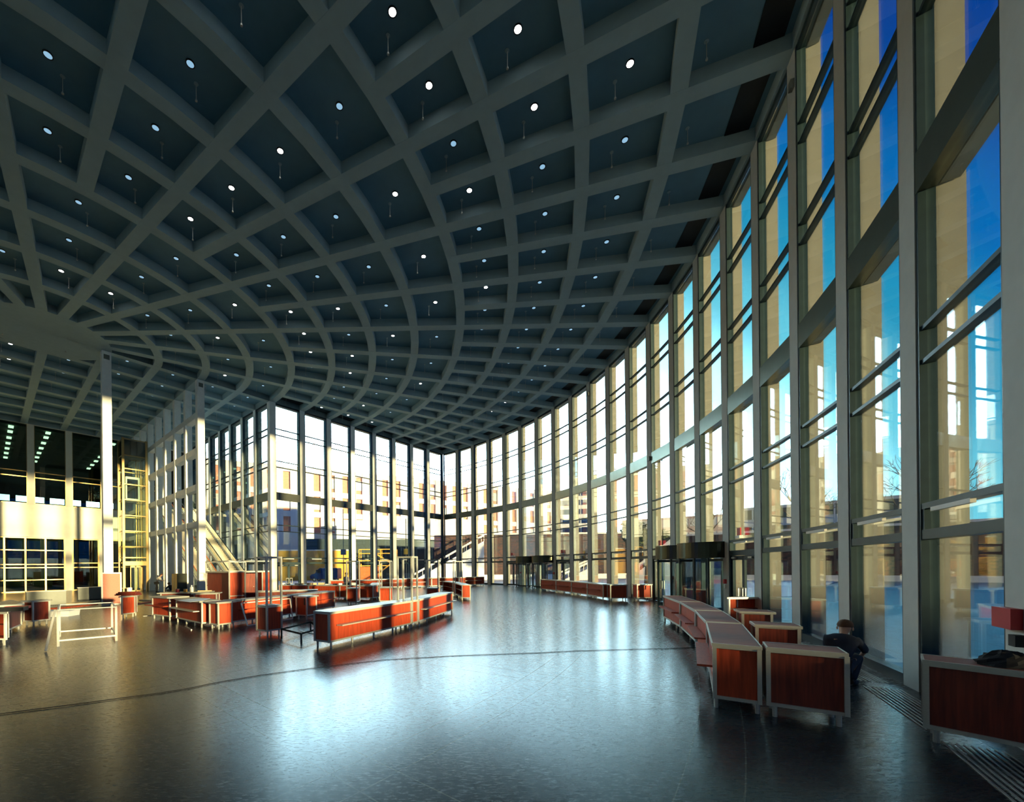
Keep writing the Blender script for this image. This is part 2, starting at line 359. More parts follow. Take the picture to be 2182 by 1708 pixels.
# ---------------------------------------------------------------- facade bays
ZT = [15.8, 15.2, 12.7, 12.1, 6.5, 5.9]
NW = [0]; NT = [0]; ND = [0]
def pillar(p, outn, tang, label, depth=0.62, z1=None, w=BW):
    NT[0] += 1
    m = MB(); o3 = V3(outn, 0); t3 = V3(tang, 0); z1 = z1 or H
    m.box(V3(p, z1 / 2) + o3 * 0.1, t3, o3, (0, 0, 1), w / 2, 0.1, z1 / 2)
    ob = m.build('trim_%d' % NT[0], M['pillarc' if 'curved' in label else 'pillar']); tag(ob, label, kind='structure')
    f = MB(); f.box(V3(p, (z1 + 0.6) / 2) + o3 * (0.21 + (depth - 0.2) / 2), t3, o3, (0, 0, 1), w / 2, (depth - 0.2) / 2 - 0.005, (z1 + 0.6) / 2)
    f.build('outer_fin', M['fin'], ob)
    return ob
def bay(p0, p1, outn, label, door=None, pane='glass'):
    """p0, p1: inner face centres of the pillars left and right; outn: outward normal"""
    d = (Vector(p1) - Vector(p0)); l = d.length; d.normalize(); o2 = Vector(outn)
    a = Vector(p0) + d * (BW / 2) + o2 * 0.14; bq = Vector(p1) - d * (BW / 2) + o2 * 0.14
    NW[0] += 1
    m = MB()
    zlow = 0.0
    def hb(z, h, w=0.16): m.strip(a, bq, w, z - h / 2, z + h / 2)
    m.strip(a, a + d * 0.07, 0.22, 0, H); m.strip(bq - d * 0.07, bq, 0.22, 0, H)
    hb(H - 0.09, 0.18, 0.2)
    for z in ZT: hb(z, 0.075)
    if door is None:
        hb(3.33, 0.10, 0.2); hb(2.83, 0.17, 0.2); hb(0.1, 0.2, 0.22)
        m.strip(a, a + d * 0.14, 0.18, 2.8, 3.35)
    elif door == 'double':
        hb(3.33, 0.10, 0.2); hb(2.80, 0.22, 0.2)
    else: hb(3.33, 0.12, 0.24)
    w = m.build('window_%d' % NW[0], M['dark']); tag(w, label, kind='structure')
    s = MB(); s.strip(a, bq, 0.24, 8.94, 9.66); s.build('spandrel_panel', M['spandrel'], w)
    lt = MB(); oo = o2 * 0.30; lt.strip(a + oo, bq + oo, 0.28, H - 0.14, H + 0.6); lt.strip(a + oo, bq + oo, 0.24, 9.0, 9.6); lt.build('outer_lintel', M['fin'], w)
    zb = 0.2 if door is None else (2.9 if door == 'double' else 3.39)
    g_ = MB(); g_.strip(a, bq, 0.02, zb, H - 0.2); g_.build('pane', M[pane], w)
    if door != 'revolving':
        t = MB(); mid = (a + bq) / 2 - o2 * 0.13; t.strip(mid - d * 0.62, mid + d * 0.5, 0.06, 3.2, 3.27); t.build('vent_motor', M['alutop'], w)
    if door == 'double':
        ND[0] += 1; dm = MB(); c = (a + bq) / 2
        for s0, s1 in ((a + d * 0.09, c - d * 0.01), (c + d * 0.01, bq - d * 0.09)):
            dm.strip(s0, s0 + d * 0.1, 0.08, 0.02, 2.68); dm.strip(s1 - d * 0.1, s1, 0.08, 0.02, 2.68)
            dm.strip(s0, s1, 0.08, 0.02, 0.22); dm.strip(s0, s1, 0.08, 2.5, 2.68)
        dr = dm.build('door_%d' % ND[0], M['dark']); tag(dr, 'dark framed double glass door with square pull handles, ' + label.split(', ')[-1], kind='structure')
        gg = MB(); gg.strip(a + d * 0.18, c - d * 0.1, 0.012, 0.22, 2.5); gg.strip(c + d * 0.1, bq - d * 0.18, 0.012, 0.22, 2.5); gg.build('pane', M['glass'], dr)
        for sg in (-1, 1):
            hm = MB(); q = c + d * sg * 0.07 - o2 * 0.1; r_ = c + d * sg * 0.32 - o2 * 0.1
            for z in (0.82, 1.32): hm.bar(V3(q, z), V3(r_, z), 0.035)
            hm.bar(V3(q, 0.8), V3(q, 1.34), 0.035); hm.bar(V3(r_, 0.8), V3(r_, 1.34), 0.035)
            hm.build('pull_handle', M['alu'], dr)
            cl = MB(); cc = c + d * sg * 0.75 - o2 * 0.09; cl.strip(cc - d * 0.16, cc + d * 0.16, 0.07, 2.56, 2.63); cl.build('door_closer', M['alu'], dr)
    return w
def revolving(c, outn, d, n, label):
    ND[0] += 1; R = 1.28; c = Vector(c); o2 = Vector(outn); d = Vector(d)
    m = MB(); seg = 56
    pts = [c + Vector((math.cos(2 * PI * i / seg), math.sin(2 * PI * i / seg))) * (R + 0.06) for i in range(seg)]
    m.prism(pts, 2.62, 3.36)
    dr = m.build('door_%d' % ND[0], M['bronze']); tag(dr, label, kind='structure')
    fr = MB()
    for s in (-1, 1):
        for t in (-0.75, 0.75):
            a = math.asin(0.75) * (1 if t > 0 else -1)
            q = c + d * s * R * math.cos(a) + o2 * R * math.sin(a)
            fr.cyl(q, 0.06, 0, 2.62, 8)
    fr.cyl(c, 0.05, 0.0, 2.62, 8)
    fr.build('door_post', M['dark'], dr)
    gl = MB(); wing = MB()
    for s in (-1, 1):
        ps = []
        for i in range(9):
            a = -0.85 + 1.7 * i / 8; ps.append(c + d * s * R * math.cos(a) + o2 * R * math.sin(a))
        for i in range(8): gl.strip(ps[i], ps[i + 1], 0.015, 0.05, 2.6)
    gl.build('curved_glass', M['glass'], dr)
    for i in range(3):
        a = 0.5 + i * 2 * PI / 3; v = Vector((math.cos(a), math.sin(a)))
        wm = MB(); wm.strip(c + v * 0.06, c + v * 0.12, 0.05, 0.03, 2.58); wm.strip(c + v * (R - 0.14), c + v * (R - 0.06), 0.05, 0.03, 2.58)
        wm.strip(c + v * 0.06, c + v * (R - 0.06), 0.045, 0.03, 0.17); wm.strip(c + v * 0.06, c + v * (R - 0.06), 0.045, 2.46, 2.58)
        wo_ = wm.build('door_wing', M['dark'], dr)
        wg = MB(); wg.strip(c + v * 0.12, c + v * (R - 0.14), 0.012, 0.17, 2.46); wg.build('wing_pane', M['glass'], wo_)
    return dr
# curved front
doors = {4: 'double', 7: 'double', 12: 'double', 15: 'double', 5: 'revolving', 6: 'revolving', 13: 'revolving', 14: 'revolving'}
for k in range(1, KMAX + 1):
    t = Vector((math.cos(A0 + k * DA), -math.sin(A0 + k * DA)))
    pillar(pol(13.0, k), rad(k), t, 'darkened pillar of the curved front, %d bays right of the far inner corner' % k)
for k in range(0, KMAX):
    n = rad(k + 0.5); lab = 'tall dark framed window bay of the curved front, %d from the far inner corner' % (k + 1)
    p0 = pol(13.0, k); p1 = pol(13.0, k + 1)
    bay(p0, p1, n, lab, doors.get(k))
    if doors.get(k) == 'revolving':
        d = (p1 - p0).normalized()
        which = {5: 'left one of the far pair of revolving doors under the curved front', 6: 'right one of the far pair of revolving doors under the curved front', 13: 'left one of the near pair of revolving doors under the curved front', 14: 'right one of the near pair of revolving doors under the curved front'}[k]
        revolving((p0 + p1) / 2 + n * 0.35 - n * 0.45, n, d, k, which)
# unseen wall added behind the camera to keep daylight off the near ceiling
for k in range(KMAX, 44, 5):
    m = MB(); k1 = min(k + 5, 44)
    pi = [pol(13.0, q) for q in range(k, k1 + 1)]; po = [pol(13.08, q) for q in range(k1, k - 1, -1)]
    m.prism(list(reversed(pi + po)), 0, HP); NT[0] += 1
    tag(m.build('wall_blocker' if k == KMAX else 'wall_blocker_%d' % ((k - KMAX) // 5 + 1), M['wall']), 'plain wall added behind the viewer to block daylight', kind='structure')
# straight front from the free corner (5,0) to the far inner corner (13,0)
IN0 = N0 * -0.27
for a in range(6, 13):
    pillar(L(a, 0) + IN0, N0, D0, 'white pillar of the straight glass front, %d bays left of the far inner corner' % (13 - a))
m = MB(); cc = L(5, 0); m.box(V3(cc, H / 2), V3(D0, 0), V3(N0, 0), (0, 0, 1), 0.29, 0.29, H / 2); NT[0] += 1
tag(m.build('trim_%d' % NT[0], M['pillar']), 'thick white corner pillar where the two straight glass fronts meet', kind='structure')
m = MB(); cc = L(13, 0) + N0 * -0.1; m.box(V3(cc, H / 2), V3(D0, 0), V3(N0, 0), (0, 0, 1), 0.09, 0.09, H / 2); NT[0] += 1
tag(m.build('trim_%d' % NT[0], M['dark']), 'slim dark metal post in the far inner corner', kind='structure')
for a in range(5, 13):
    bay(L(a, 0) + IN0, L(a + 1, 0) + IN0, N0, 'tall window bay of the straight front, %d from the corner pillar' % (a - 4), {5: 'double'}.get(a))
# recessed front going back from the corner pillar
for bb in range(1, 8):
    pillar(L(5, bb) - D0 * 0.27, D0, N0, 'warm lit pillar of the recessed front behind the stairs, %d from the corner' % bb)
for bb in range(0, 8):
    bay(L(5, bb) - D0 * 0.27, L(5, bb + 1) - D0 * 0.27, D0, 'window bay of the recessed front behind the stairs, %d from the corner' % (bb + 1))

# far left wall (b = 8): posts, dark upper windows, cream band, glazed openings
def lwall(a0, a1, z0, z1, mb, th=0.3): mb.strip(L(a0, 8) + N0 * 0.1, L(a1, 8) + N0 * 0.1, th, z0, z1)
m = MB(); lwall(-13, 5, 5.98, 9.58, m)
for a in range(-13, 5):
    for da in (0.0,): m.strip(L(a - 0.09 + 0.16, 8) + N0 * 0.08, L(a + 0.09 + 0.16, 8) + N0 * 0.08, 0.42, 9.58, H)
lwall(1.02, 1.24, 0, 5.98, m); lwall(1.98, 2.3, 0, 5.98, m); lwall(3.0, 5, 0, 5.98, m); lwall(-13, -3, 0, 5.98, m)
m.strip(L(-13, 8) , L(5, 8), 0.5, H - 0.02, HP)
wl = tag(m.build('wall_left', M['wall']), 'cream plastered wall with a row of dark high windows', kind='structure')
for a in range(-5, 4):
    NW[0] += 1; m = MB(); p0 = L(a + 0.25, 8); p1 = L(a + 1.07, 8); d = D0
    m.strip(p0, p0 + d * 0.05, 0.1, 9.58, H); m.strip(p1 - d * 0.05, p1, 0.1, 9.58, H)
    for z in (12.5, 13.1): m.strip(p0, p1, 0.12, z - 0.05, z + 0.05)
    m.strip(p0, p1, 0.12, 9.58, 9.66)
    w = tag(m.build('window_%d' % NW[0], M['brass']), 'high dark window over the cream wall, %d left of the glass lift' % (4 - a), kind='structure')
    g_ = MB(); g_.strip(p0, p1, 0.02, 9.6, H); g_.build('pane', M['glassg'], w)
for a0, a1, lab in ((-3.0, -1.0, 'glazed screen left of the frame edge'), (-1.0, 1.02, 'wide brass framed glazed screen under the cream wall'), (1.24, 1.98, 'narrow brass framed glazed opening with a door under the cream wall'), (2.3, 3.0, 'dark glazed opening behind the lift')):
    NW[0] += 1; m = MB(); n = max(1, round((a1 - a0) * 2.0)) if a1 - a0 > 1 else 1
    for i in range(n + 1):
        q = L(a0 + (a1 - a0) * i / n, 8); m.strip(q - D0 * 0.07, q + D0 * 0.07, 0.14, 0, 5.95)
    for z in (0.06, 1.3, 2.65, 3.0, 4.55, 5.9) if n > 1 else (0.04, 2.65, 3.15, 5.9): m.strip(L(a0, 8), L(a1, 8), 0.1, z - 0.05, z + 0.05)
    w = tag(m.build('window_%d' % NW[0], M['brass']), lab, kind='structure')
    g_ = MB(); g_.strip(L(a0, 8), L(a1, 8), 0.02, 0.1, 5.9); g_.build('pane', M['glassg'], w)
# hall beyond
m = MB()
m.strip(L(-6, 8.1), L(-6, 23), 0.3, 0, H + 0.5); m.strip(L(5, 8.2), L(5, 23), 0.3, 0, H + 0.5)
m.strip(L(-6, 22), L(5, 22), 0.3, 0, 14.9); m.strip(L(-6, 22), L(5, 22), 0.3, 16.0, H + 0.5)
for a in (-4.4, -3.4, -2.3, -1.3, -0.8, 0.16, 0.92, 1.6, 2.5, 3.28, 4.2): m.strip(L(a - 0.12, 22), L(a + 0.12, 22), 0.3, 14.9, 16.0)
m.prism([L(-6, 8.05), L(-6, 23), L(5, 23), L(5, 8.05)], 17.95, HP + .1)
tag(m.build('wall_far', M['darkroom']), 'dark walls and roof of the hall beyond', kind='structure')
tubes = None
for a, lab in ((-0.3, 'left'), (0.63, 'middle'), (2.5, 'right')):
    for bb in range(8, 15):
        t = MB(); q = L(a, bb + 0.25 if bb == 8 else bb)
        t.box(V3(q, 17.84), V3(D0, 0), V3(N0, 0), (0, 0, 1), 0.20, 0.42, 0.05)
        tag(t.build('strip_light', M['tube']), 'glowing white strip light behind the high windows, %s row' % lab, 'ceiling light', 'strip lights of the %s row beyond the high windows' % lab)

# free standing columns
for a, lab in ((1, 'square white column standing free in front of the glass lift'), (3, 'square white column at the near end of the white lattice screen'), (-1, 'square white column outside the left frame edge'), (-3, 'square white column farther outside the left frame edge')):
    m = MB(); m.box(V3(L(a, 0), H / 2), V3(D0, 0), V3(N0, 0), (0, 0, 1), 0.27, 0.27, H / 2)
    o = tag(m.build('column', M['pillar']), lab, 'column')
    if a > 0:
        v = MB(); v.box(V3(L(a, 0) - N0 * 0.275, H - 0.42), V3(D0, 0), V3(N0, 0), (0, 0, 1), 0.17, 0.006, 0.17); v.build('access_panel', M['grey'], o)
# white lattice screen (a = 3)
m = MB()
for bb in range(1, 8): m.box(V3(L(3, bb), H / 2), V3(D0, 0), V3(N0, 0), (0, 0, 1), 0.27, 0.24, H / 2)
for z in (15.32, 12.33, 9.25, 6.13): m.strip(L(3, 0.1), L(3, 7.9), 0.52, z - 0.25, z + 0.25)
lat = tag(m.build('lattice_screen', M['pillar']), 'white concrete lattice screen of posts and bands beside the lift', 'screen')

# ---------------------------------------------------------------- downlights and sprinklers
cells = []
rings = [(r, 4) for r in (2, 3, 4)] + [(r, 2) for r in (5, 6, 7, 8)] + [(r, 1) for r in (9, 10, 11)]
for r, st in rings:
    for k in range(0, 44, st): cells.append((pol(r + 0.5, k + st / 2), rad(k + st / 2), True))
for k in range(0, 30): cells.append((pol(12.35, k + 0.5), rad(k + .5), False))
for bb in range(0, 4):
    for a in range(-3, 5):
        if a + 0.5 > 3 and bb > 2: continue
        cells.append((L(a + 0.5, bb + 0.5), D0, True))
cells = [c for c in cells if onscreen(c[0], H, 20)]
cells.sort(key=lambda c: c[0].length)
def make_dl(lens, f=0.72):
    root = empty('downlight', (0, 0, 0))
    r = MB(); seg = 16
    for i in range(seg):
        a0 = 2 * PI * i / seg; a1 = 2 * PI * (i + 1) / seg
        q = lambda a, R, z: (R * f * math.cos(a), R * f * math.sin(a), z)
        r.face([q(a0, .15, 0), q(a0, .19, 0), q(a1, .19, 0), q(a1, .15, 0)]); r.face([q(a0, .19, 0), q(a0, .19, .03), q(a1, .19, .03), q(a1, .19, 0)])
    r.build('trim_ring', M['black'], root)
    l = MB(); l.cyl((0, 0), 0.15 * f, 0.006, 0.026, 16); l.build('lens', lens, root)
    return root
dim = make_dl(M['lens']); bri = make_dl(M['lensb'])
sp = empty('sprinkler', (0, 0, 0)); t = MB(); t.cyl((0, 0), 0.012, -0.55, 0.0, 6); t.build('drop_pipe', M['alu'], sp)
t = MB(); t.cyl((0, 0), 0.035, -0.60, -0.55, 8); t.build('sprinkler_head', M['alu'], sp)
t = MB(); t.cyl((0, 0), 0.07, -0.02, 0.0, 10); t.build('ceiling_rose', M['plaster'], sp)
nb = nd = ns = 0
for i, (p, dr, lit) in enumerate(cells):
    if lit:
        big = (i * 7) % 10 < 3 or i < 5
        src = bri if big else dim
        if big: nb += 1
        else: nd += 1
        first = (nb == 1 and big) or (nd == 1 and not big)
        o = src if first else copy_tree(src)
        o.location = V3(p, HP - 0.03)
        if big: tag(o, 'round recessed downlight shining brightly in a ceiling coffer', 'downlight', 'bright downlights')
        else: tag(o, 'round recessed downlight with a dim bluish lens in a ceiling coffer', 'downlight', 'dim downlights')
    ns += 1
    o = sp if ns == 1 else copy_tree(sp)
    o.location = V3(p - dr * 0.45 + Vector((-dr.y, dr.x)) * 0.35, HP)
    tag(o, 'thin sprinkler pipe hanging in a ceiling coffer', 'sprinkler', 'ceiling sprinklers')
#@@PART2
# ================================================================ COUNTERS
def off_quad(q, d):
    """grow a quad outwards by d on every side"""
    n = len(q); out = []
    for i in range(n):
        a = (q[i] - q[i - 1]).normalized(); b = (q[(i + 1) % n] - q[i]).normalized()
        out.append(q[i] + (a - b) * d)
    return out
def pq(r0, r1, k0, k1, front='out'):
    """footprint between two rings and two spokes; first edge is the front"""
    a, b, c, d = pol(r1, k0), pol(r1, k1), pol(r0, k1), pol(r0, k0)
    q = [a, b, c, d] if front == 'out' else [c, d, a, b]
    return q
def fq(p0, p1, depth, side=1):
    p0 = Vector(p0); p1 = Vector(p1); d = (p1 - p0).normalized(); n = Vector((-d.y, d.x)) * depth * side
    return [p0, p1, p1 + n, p0 + n]
def area(q): return sum(q[i].x * q[(i + 1) % len(q)].y - q[(i + 1) % len(q)].x * q[i].y for i in range(len(q)))
G_C = 'red cherry wood display counters'
def counter(label, q, h=1.06, ledge=True, top='alutop', wood='wood', over=0.05, posts=0, group=None, eo=None, name='display_counter', cat='counter', openback=False, z0=0.17, edge='alu', lr=(0.04, 0.96), nleg=None, knobs=False):
    q = [Vector(p) for p in q]; f0, f1 = q[0], q[1]
    cen = sum(q, Vector((0, 0))) / 4; fn = ((f0 + f1) / 2 - cen); fd = (f1 - f0).normalized()
    fnn = Vector((-fd.y, fd.x)); fnn = fnn if fnn.dot(fn) > 0 else -fnn
    qq = q if area(q) > 0 else list(reversed(q))
    root = tag(empty(name, V3(cen, 0)), label, cat, group or G_C)
    if openback:       # shelves seen from the front, panels on the other sides
        m = MB(); i = off_quad(qq, -0.03)
        bk0, bk1 = q[2], q[3]
        m.strip(bk0, bk1, 0.04, z0 + .03, h - .05); m.strip(f1, q[2], 0.04, z0 + .03, h - .05, -0.03); m.strip(f0, q[3], 0.04, z0 + .03, h - .05, -0.03)
        m.build('body', M[wood], root)
        for z in (z0 + .06, 0.62): sh = MB(); sh.prism(i, z - .015, z + .015); sh.build('inner_shelf', M['wooddark'], root)
    else:
        m = MB(); m.prism(off_quad(qq, -0.012), z0 + 0.02, h - 0.045); m.build('body', M[wood], root)
    fr = MB()
    for i in range(4):
        a, b = qq[i], qq[(i + 1) % 4]
        fr.strip(a, b, 0.035, z0, z0 + 0.05, 0.015); fr.strip(a, b, 0.035, h - 0.075, h - 0.045, 0.015)
    for p in qq: fr.strip(p - fd * .028, p + fd * .028, 0.056, z0, h - 0.045)
    L_ = (f1 - f0).length
    nm = int(L_ / 1.4)
    fr.build('frame', M[edge], root)
    for p in [qq[i] + (cen - qq[i]).normalized() * 0.09 for i in range(4)]:
        lg = MB(); lg.cyl(p, 0.032, 0, z0 + 0.01, 8); lg.build('leg', M['alu'], root)
    for j in range(1, nm + 1):
        p = f0 + (f1 - f0) * j / (nm + 1) - fnn * 0.08; lg = MB(); lg.cyl(p, 0.032, 0, z0 + 0.01, 8); lg.build('leg', M['alu'], root)
    eo = (0.0 if ledge else over) if eo is None else eo
    tq = [p + fd * ((eo - over) if (p - cen).dot(fd) > 0 else (over - eo)) for p in off_quad(qq, over)]; t = MB(); t.prism(tq, h - 0.045, h); t.build('worktop', M[top], root)
    te = MB()
    for i in range(4): te.strip(tq[i], tq[(i + 1) % 4], 0.02, h - 0.05, h + 0.004, 0.01)
    te.build('edge_strip', M['alu'], root)
    if ledge:
        l = MB(); a = f0 + (f1 - f0) * lr[0] + fnn * 0.13; b = f0 + (f1 - f0) * lr[1] + fnn * 0.13
        l.strip(a, b, 0.22, 0.63, 0.665); l.build('ledge_shelf', M['alu' if ledge is True else ledge], root)
    if knobs:
        for t_ in (0.45, 0.55):
            kb = MB(); c3 = V3(f0 + (f1 - f0) * t_ + fnn * 0.02, 0.8); kb.blob(c3, .03, .03, .03, 8, 5); kb.build('knob', M['alu'], root)
    if posts:
        for p in qq:
            pm = MB(); pm.strip(p - fd * .03, p + fd * .03, 0.06, z0, 2.75); pm.build('post', M['alu'], root)
        rl = MB()
        for i in range(4): rl.strip(qq[i], qq[(i + 1) % 4], 0.045, 2.69, 2.75)
        rl.build('top_rail', M['alu'], root)
    return root
# centre ring, nearest to the camera
counter('long red counter nearest in the middle, pale worktop and silver ledge', pq(8.80, 9.0, 17.98, 20.12), lr=(0.0, 0.93))
counter('red pedestal with four tall posts joining the two middle counters', pq(8.80, 9.0, 17.71, 17.93), ledge=False, posts=1, eo=0.0)
counter('second red counter of the middle pair, right of the tall posts', pq(8.80, 9.0, 15.42, 17.66), lr=(0.02, 0.96))
counter('red pedestal standing alone with four tall posts left of the long middle counter', pq(7.69, 7.88, 19.63, 19.96), ledge=False, posts=1, over=0.0)
counter('short red pedestal with a wide silver edged top, left of the post pedestal', pq(6.68, 6.88, 19.62, 19.97), ledge=False, over=0.12, top='woodtop')
counter('red counter with white papers on top and a silver ledge', fq((-11.7, 17.93), (-9.45, 16.02), 0.62), top='board', over=0.09, lr=(-0.08, 0.92))
counter('leftmost red counter of the working group, bare chipboard top', fq((-13.74, 19.3), (-12.35, 18.45), 0.72), top='board', over=0.12, ledge='wood', lr=(-0.15, 0.95))
counter('long red counter with the white frame leaning on it', pq(6.60, 6.78, 17.45, 19.5), top='woodtop', ledge='wood', lr=(0.1, 0.9))
counter('red counter behind the little pedestal with the dark slot', pq(6.60, 6.80, 15.1, 17.2), top='woodtop', ledge='wood', over=0.04)
pc = counter('small red pedestal with a dark slot in its side', pq(6.99, 7.18, 17.28, 17.68), ledge=False, over=0.08)
counter('red pedestal with posts behind the middle counter, left of the worker', pq(6.66, 6.86, 12.75, 13.2), ledge=False, posts=1)
counter('red pedestal with posts right of the worker', pq(7.28, 7.5, 12.3, 12.75), ledge=False, posts=1)
counter('red pedestal with tall posts behind the joint of the middle counters', pq(8.3, 8.52, 13.0, 13.4), ledge=False, posts=1)
counter('dark red low cabinet on the left of the worktop with bottles', fq((-15.2, 22.0), (-13.0, 22.6), 0.7), top='board', over=0.14, ledge=False, wood='wooddark')
counter('tiny red cabinet between bottle table and tall kiosk', fq((-12.9, 21.2), (-11.9, 21.5), 0.6), top='board', over=0.12, ledge=False, wood='wooddark')
counter('pale topped red counter running left behind the working group', fq((-10.2, 22.6), (-7.2, 23.6), 0.6), ledge=False, over=0.06, wood='wooddark')
# U shaped service counter with the worker
dA = Vector((-4.73, 28.4)); dB = Vector((-12.4, 31.05)); dd = (dB - dA) / 3
for i, lb in enumerate(('right end section of the U shaped service counter', 'middle section of the U shaped service counter', 'left section of the U shaped service counter')):
    p = dA + dd * i; counter('red ' + lb, [p + dd * 0.985, p, p + Vector((0.33, 0.94)) * 0.75, p + dd * 0.985 + Vector((0.33, 0.94)) * 0.75], ledge=False, over=0.05, eo=0.0, wood='wood')
counter('red side wing of the U shaped service counter', [Vector((-4.4, 29.3)), Vector((-4.9, 33.6)), Vector((-5.6, 33.5)), Vector((-5.15, 29.6))], ledge=False, over=0.02)
counter('red back wing of the U shaped service counter behind the worker', [Vector((-9.4, 34.7)), Vector((-5.3, 34.4)), Vector((-5.3, 35.1)), Vector((-9.4, 35.4))], ledge=False, h=1.25)
# long row in front of the straight glass front
fA = Vector((-7.2, 42.2)); fB = Vector((5.3, 48.4)); fd_ = (fB - fA) / 4
for i, lb in enumerate(('first from the left', 'second from the left', 'third from the left', 'rightmost')):
    p = fA + fd_ * i; counter('orange lit counter under the straight glass front, ' + lb, fq(p + fd_ * 0.01, p + fd_ * 0.99, 0.6), over=0.03, lr=(0.2, 0.86))
# radial row of two, open towards the middle
counter('open backed red counter with dark shelves, near one by the hall centre', pq(9.0, 9.18, 9.7, 11.5, 'in'), ledge=False, openback=True, eo=0.0)
counter('open backed red counter with dark shelves, far one by the hall centre', pq(9.0, 9.18, 7.6, 9.22, 'in'), ledge=False, openback=True, eo=0.0)
counter('slim red pedestal with tall posts between the two open backed counters', pq(9.0, 9.18, 9.27, 9.64, 'in'), ledge=False, posts=1, over=0.0)
# far row along the curved front
for i, k in enumerate((7.9, 8.93, 9.96, 10.99)):
    counter('red counter of the far row by the curved front, ' + ('farthest', 'second farthest', 'second nearest', 'nearest')[i], pq(12.0, 12.18, k, k + 1.015, 'in'), ledge='wood', top='alutop', lr=(0.15, 0.9))
counter('red end piece of the far row, turned towards the glass', pq(12.08, 12.42, 12.03, 12.22, 'in'), ledge=False)
counter('small red cabinet alone at the foot of a pillar of the curved front', pq(12.64, 12.93, 12.0, 12.2, 'in'), ledge=False)
# near row on the right
for i, (k0, k1) in enumerate(((15.9, 16.96), (17.0, 18.04), (18.1, 19.01), (19.08, 20.11))):
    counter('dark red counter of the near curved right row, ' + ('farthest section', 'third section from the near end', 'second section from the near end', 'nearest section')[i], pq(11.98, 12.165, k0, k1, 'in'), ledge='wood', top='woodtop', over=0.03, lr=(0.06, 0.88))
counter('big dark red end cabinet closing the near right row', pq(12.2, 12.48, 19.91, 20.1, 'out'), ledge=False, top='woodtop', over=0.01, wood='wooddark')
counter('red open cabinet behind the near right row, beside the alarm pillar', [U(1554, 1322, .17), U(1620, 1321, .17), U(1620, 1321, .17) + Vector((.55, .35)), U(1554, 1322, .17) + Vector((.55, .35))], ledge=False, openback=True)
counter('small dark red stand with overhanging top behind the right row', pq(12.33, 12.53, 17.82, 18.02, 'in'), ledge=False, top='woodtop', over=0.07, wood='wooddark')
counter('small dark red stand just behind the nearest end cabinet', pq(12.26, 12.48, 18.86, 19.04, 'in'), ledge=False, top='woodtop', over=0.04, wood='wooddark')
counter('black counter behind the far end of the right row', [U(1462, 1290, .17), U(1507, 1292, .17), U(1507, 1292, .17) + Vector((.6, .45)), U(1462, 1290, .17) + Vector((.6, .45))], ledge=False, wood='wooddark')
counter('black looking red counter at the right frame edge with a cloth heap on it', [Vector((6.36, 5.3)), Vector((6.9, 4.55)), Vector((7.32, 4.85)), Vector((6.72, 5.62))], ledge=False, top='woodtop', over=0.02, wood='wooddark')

# slot in the little pedestal
m = MB(); a = (pol(6.99, 17.68) + pol(7.18, 17.68)) / 2 + (pol(7.18, 17.68) - pol(6.99, 17.68)) * .3; tv = (pol(7.1, 17.68) - pol(7.1, 17.28)).normalized(); m.box(V3(a + tv * .004, 0.84), V3(tv, 0), V3(rad(17.68), 0), (0, 0, 1), 0.008, 0.04, 0.17); m.build('side_slot', M['black'], pc)

# tall kiosk block
kn = Vector((-12.2, 23.4)); kl = Vector((-14.85, 25.65)); kr = Vector((-10.58, 25.3)); kd = (kl - kn); rd = (kr - kn)
kiosk = tag(empty('kiosk', V3((kl + kr) / 2, 0)), 'tall red wooden kiosk block with silver frame and rail on top', 'kiosk')
def kpt(a, b): return kn + kd * a + rd * b
m = MB(); m.prism([kpt(0.02, 0.02), kpt(0.02, 0.36), kpt(0.98, 0.36), kpt(0.98, 0.02)], 0.17, 2.12); m.build('left_cupboard', M['wood'], kiosk)
m = MB(); m.prism([kpt(0.25, 0.36), kpt(0.25, 0.78), kpt(0.98, 0.78), kpt(0.98, 0.36)], 0.17, 2.12); rc = m.build('recessed_door', M['wooddark'], kiosk)
for t_ in (0.5, 0.72):
    kb = MB(); kb.blob(V3(kpt(0.245, t_), 1.35 - (t_ > .6) * .15), .03, .03, .03, 8, 5); kb.build('knob', M['alu'], rc)
m = MB(); m.prism([kpt(0.02, 0.79), kpt(0.02, 0.98), kpt(0.98, 0.98), kpt(0.98, 0.79)], 0.17, 2.12); m.build('right_cupboard', M['wood'], kiosk)
fr = MB()
for a, b_ in ((0, 0), (0, 0.36), (0, 0.78), (0, 1), (1, 0), (1, 1)):
    p = kpt(a, b_); fr.strip(p - Vector((.03, 0)), p + Vector((.03, 0)), 0.06, 0, 2.2 if b_ in (.36, .78) else 2.8)
for z in (2.16, 2.78):
    for p, q in ((kpt(0, 0), kpt(0, 1)), (kpt(0, 0), kpt(1, 0)), (kpt(1, 0), kpt(1, 1)), (kpt(0, 1), kpt(1, 1))): fr.strip(p, q, 0.05, z - (.06 if z < 2.5 else .025), z + .03)
for p, q in ((kpt(0, 0), kpt(0, 0.36)), (kpt(0, .78), kpt(0, 1))): fr.strip(p, q, 0.05, 0.72, 0.77)
fr.build('frame', M['alu'], kiosk)

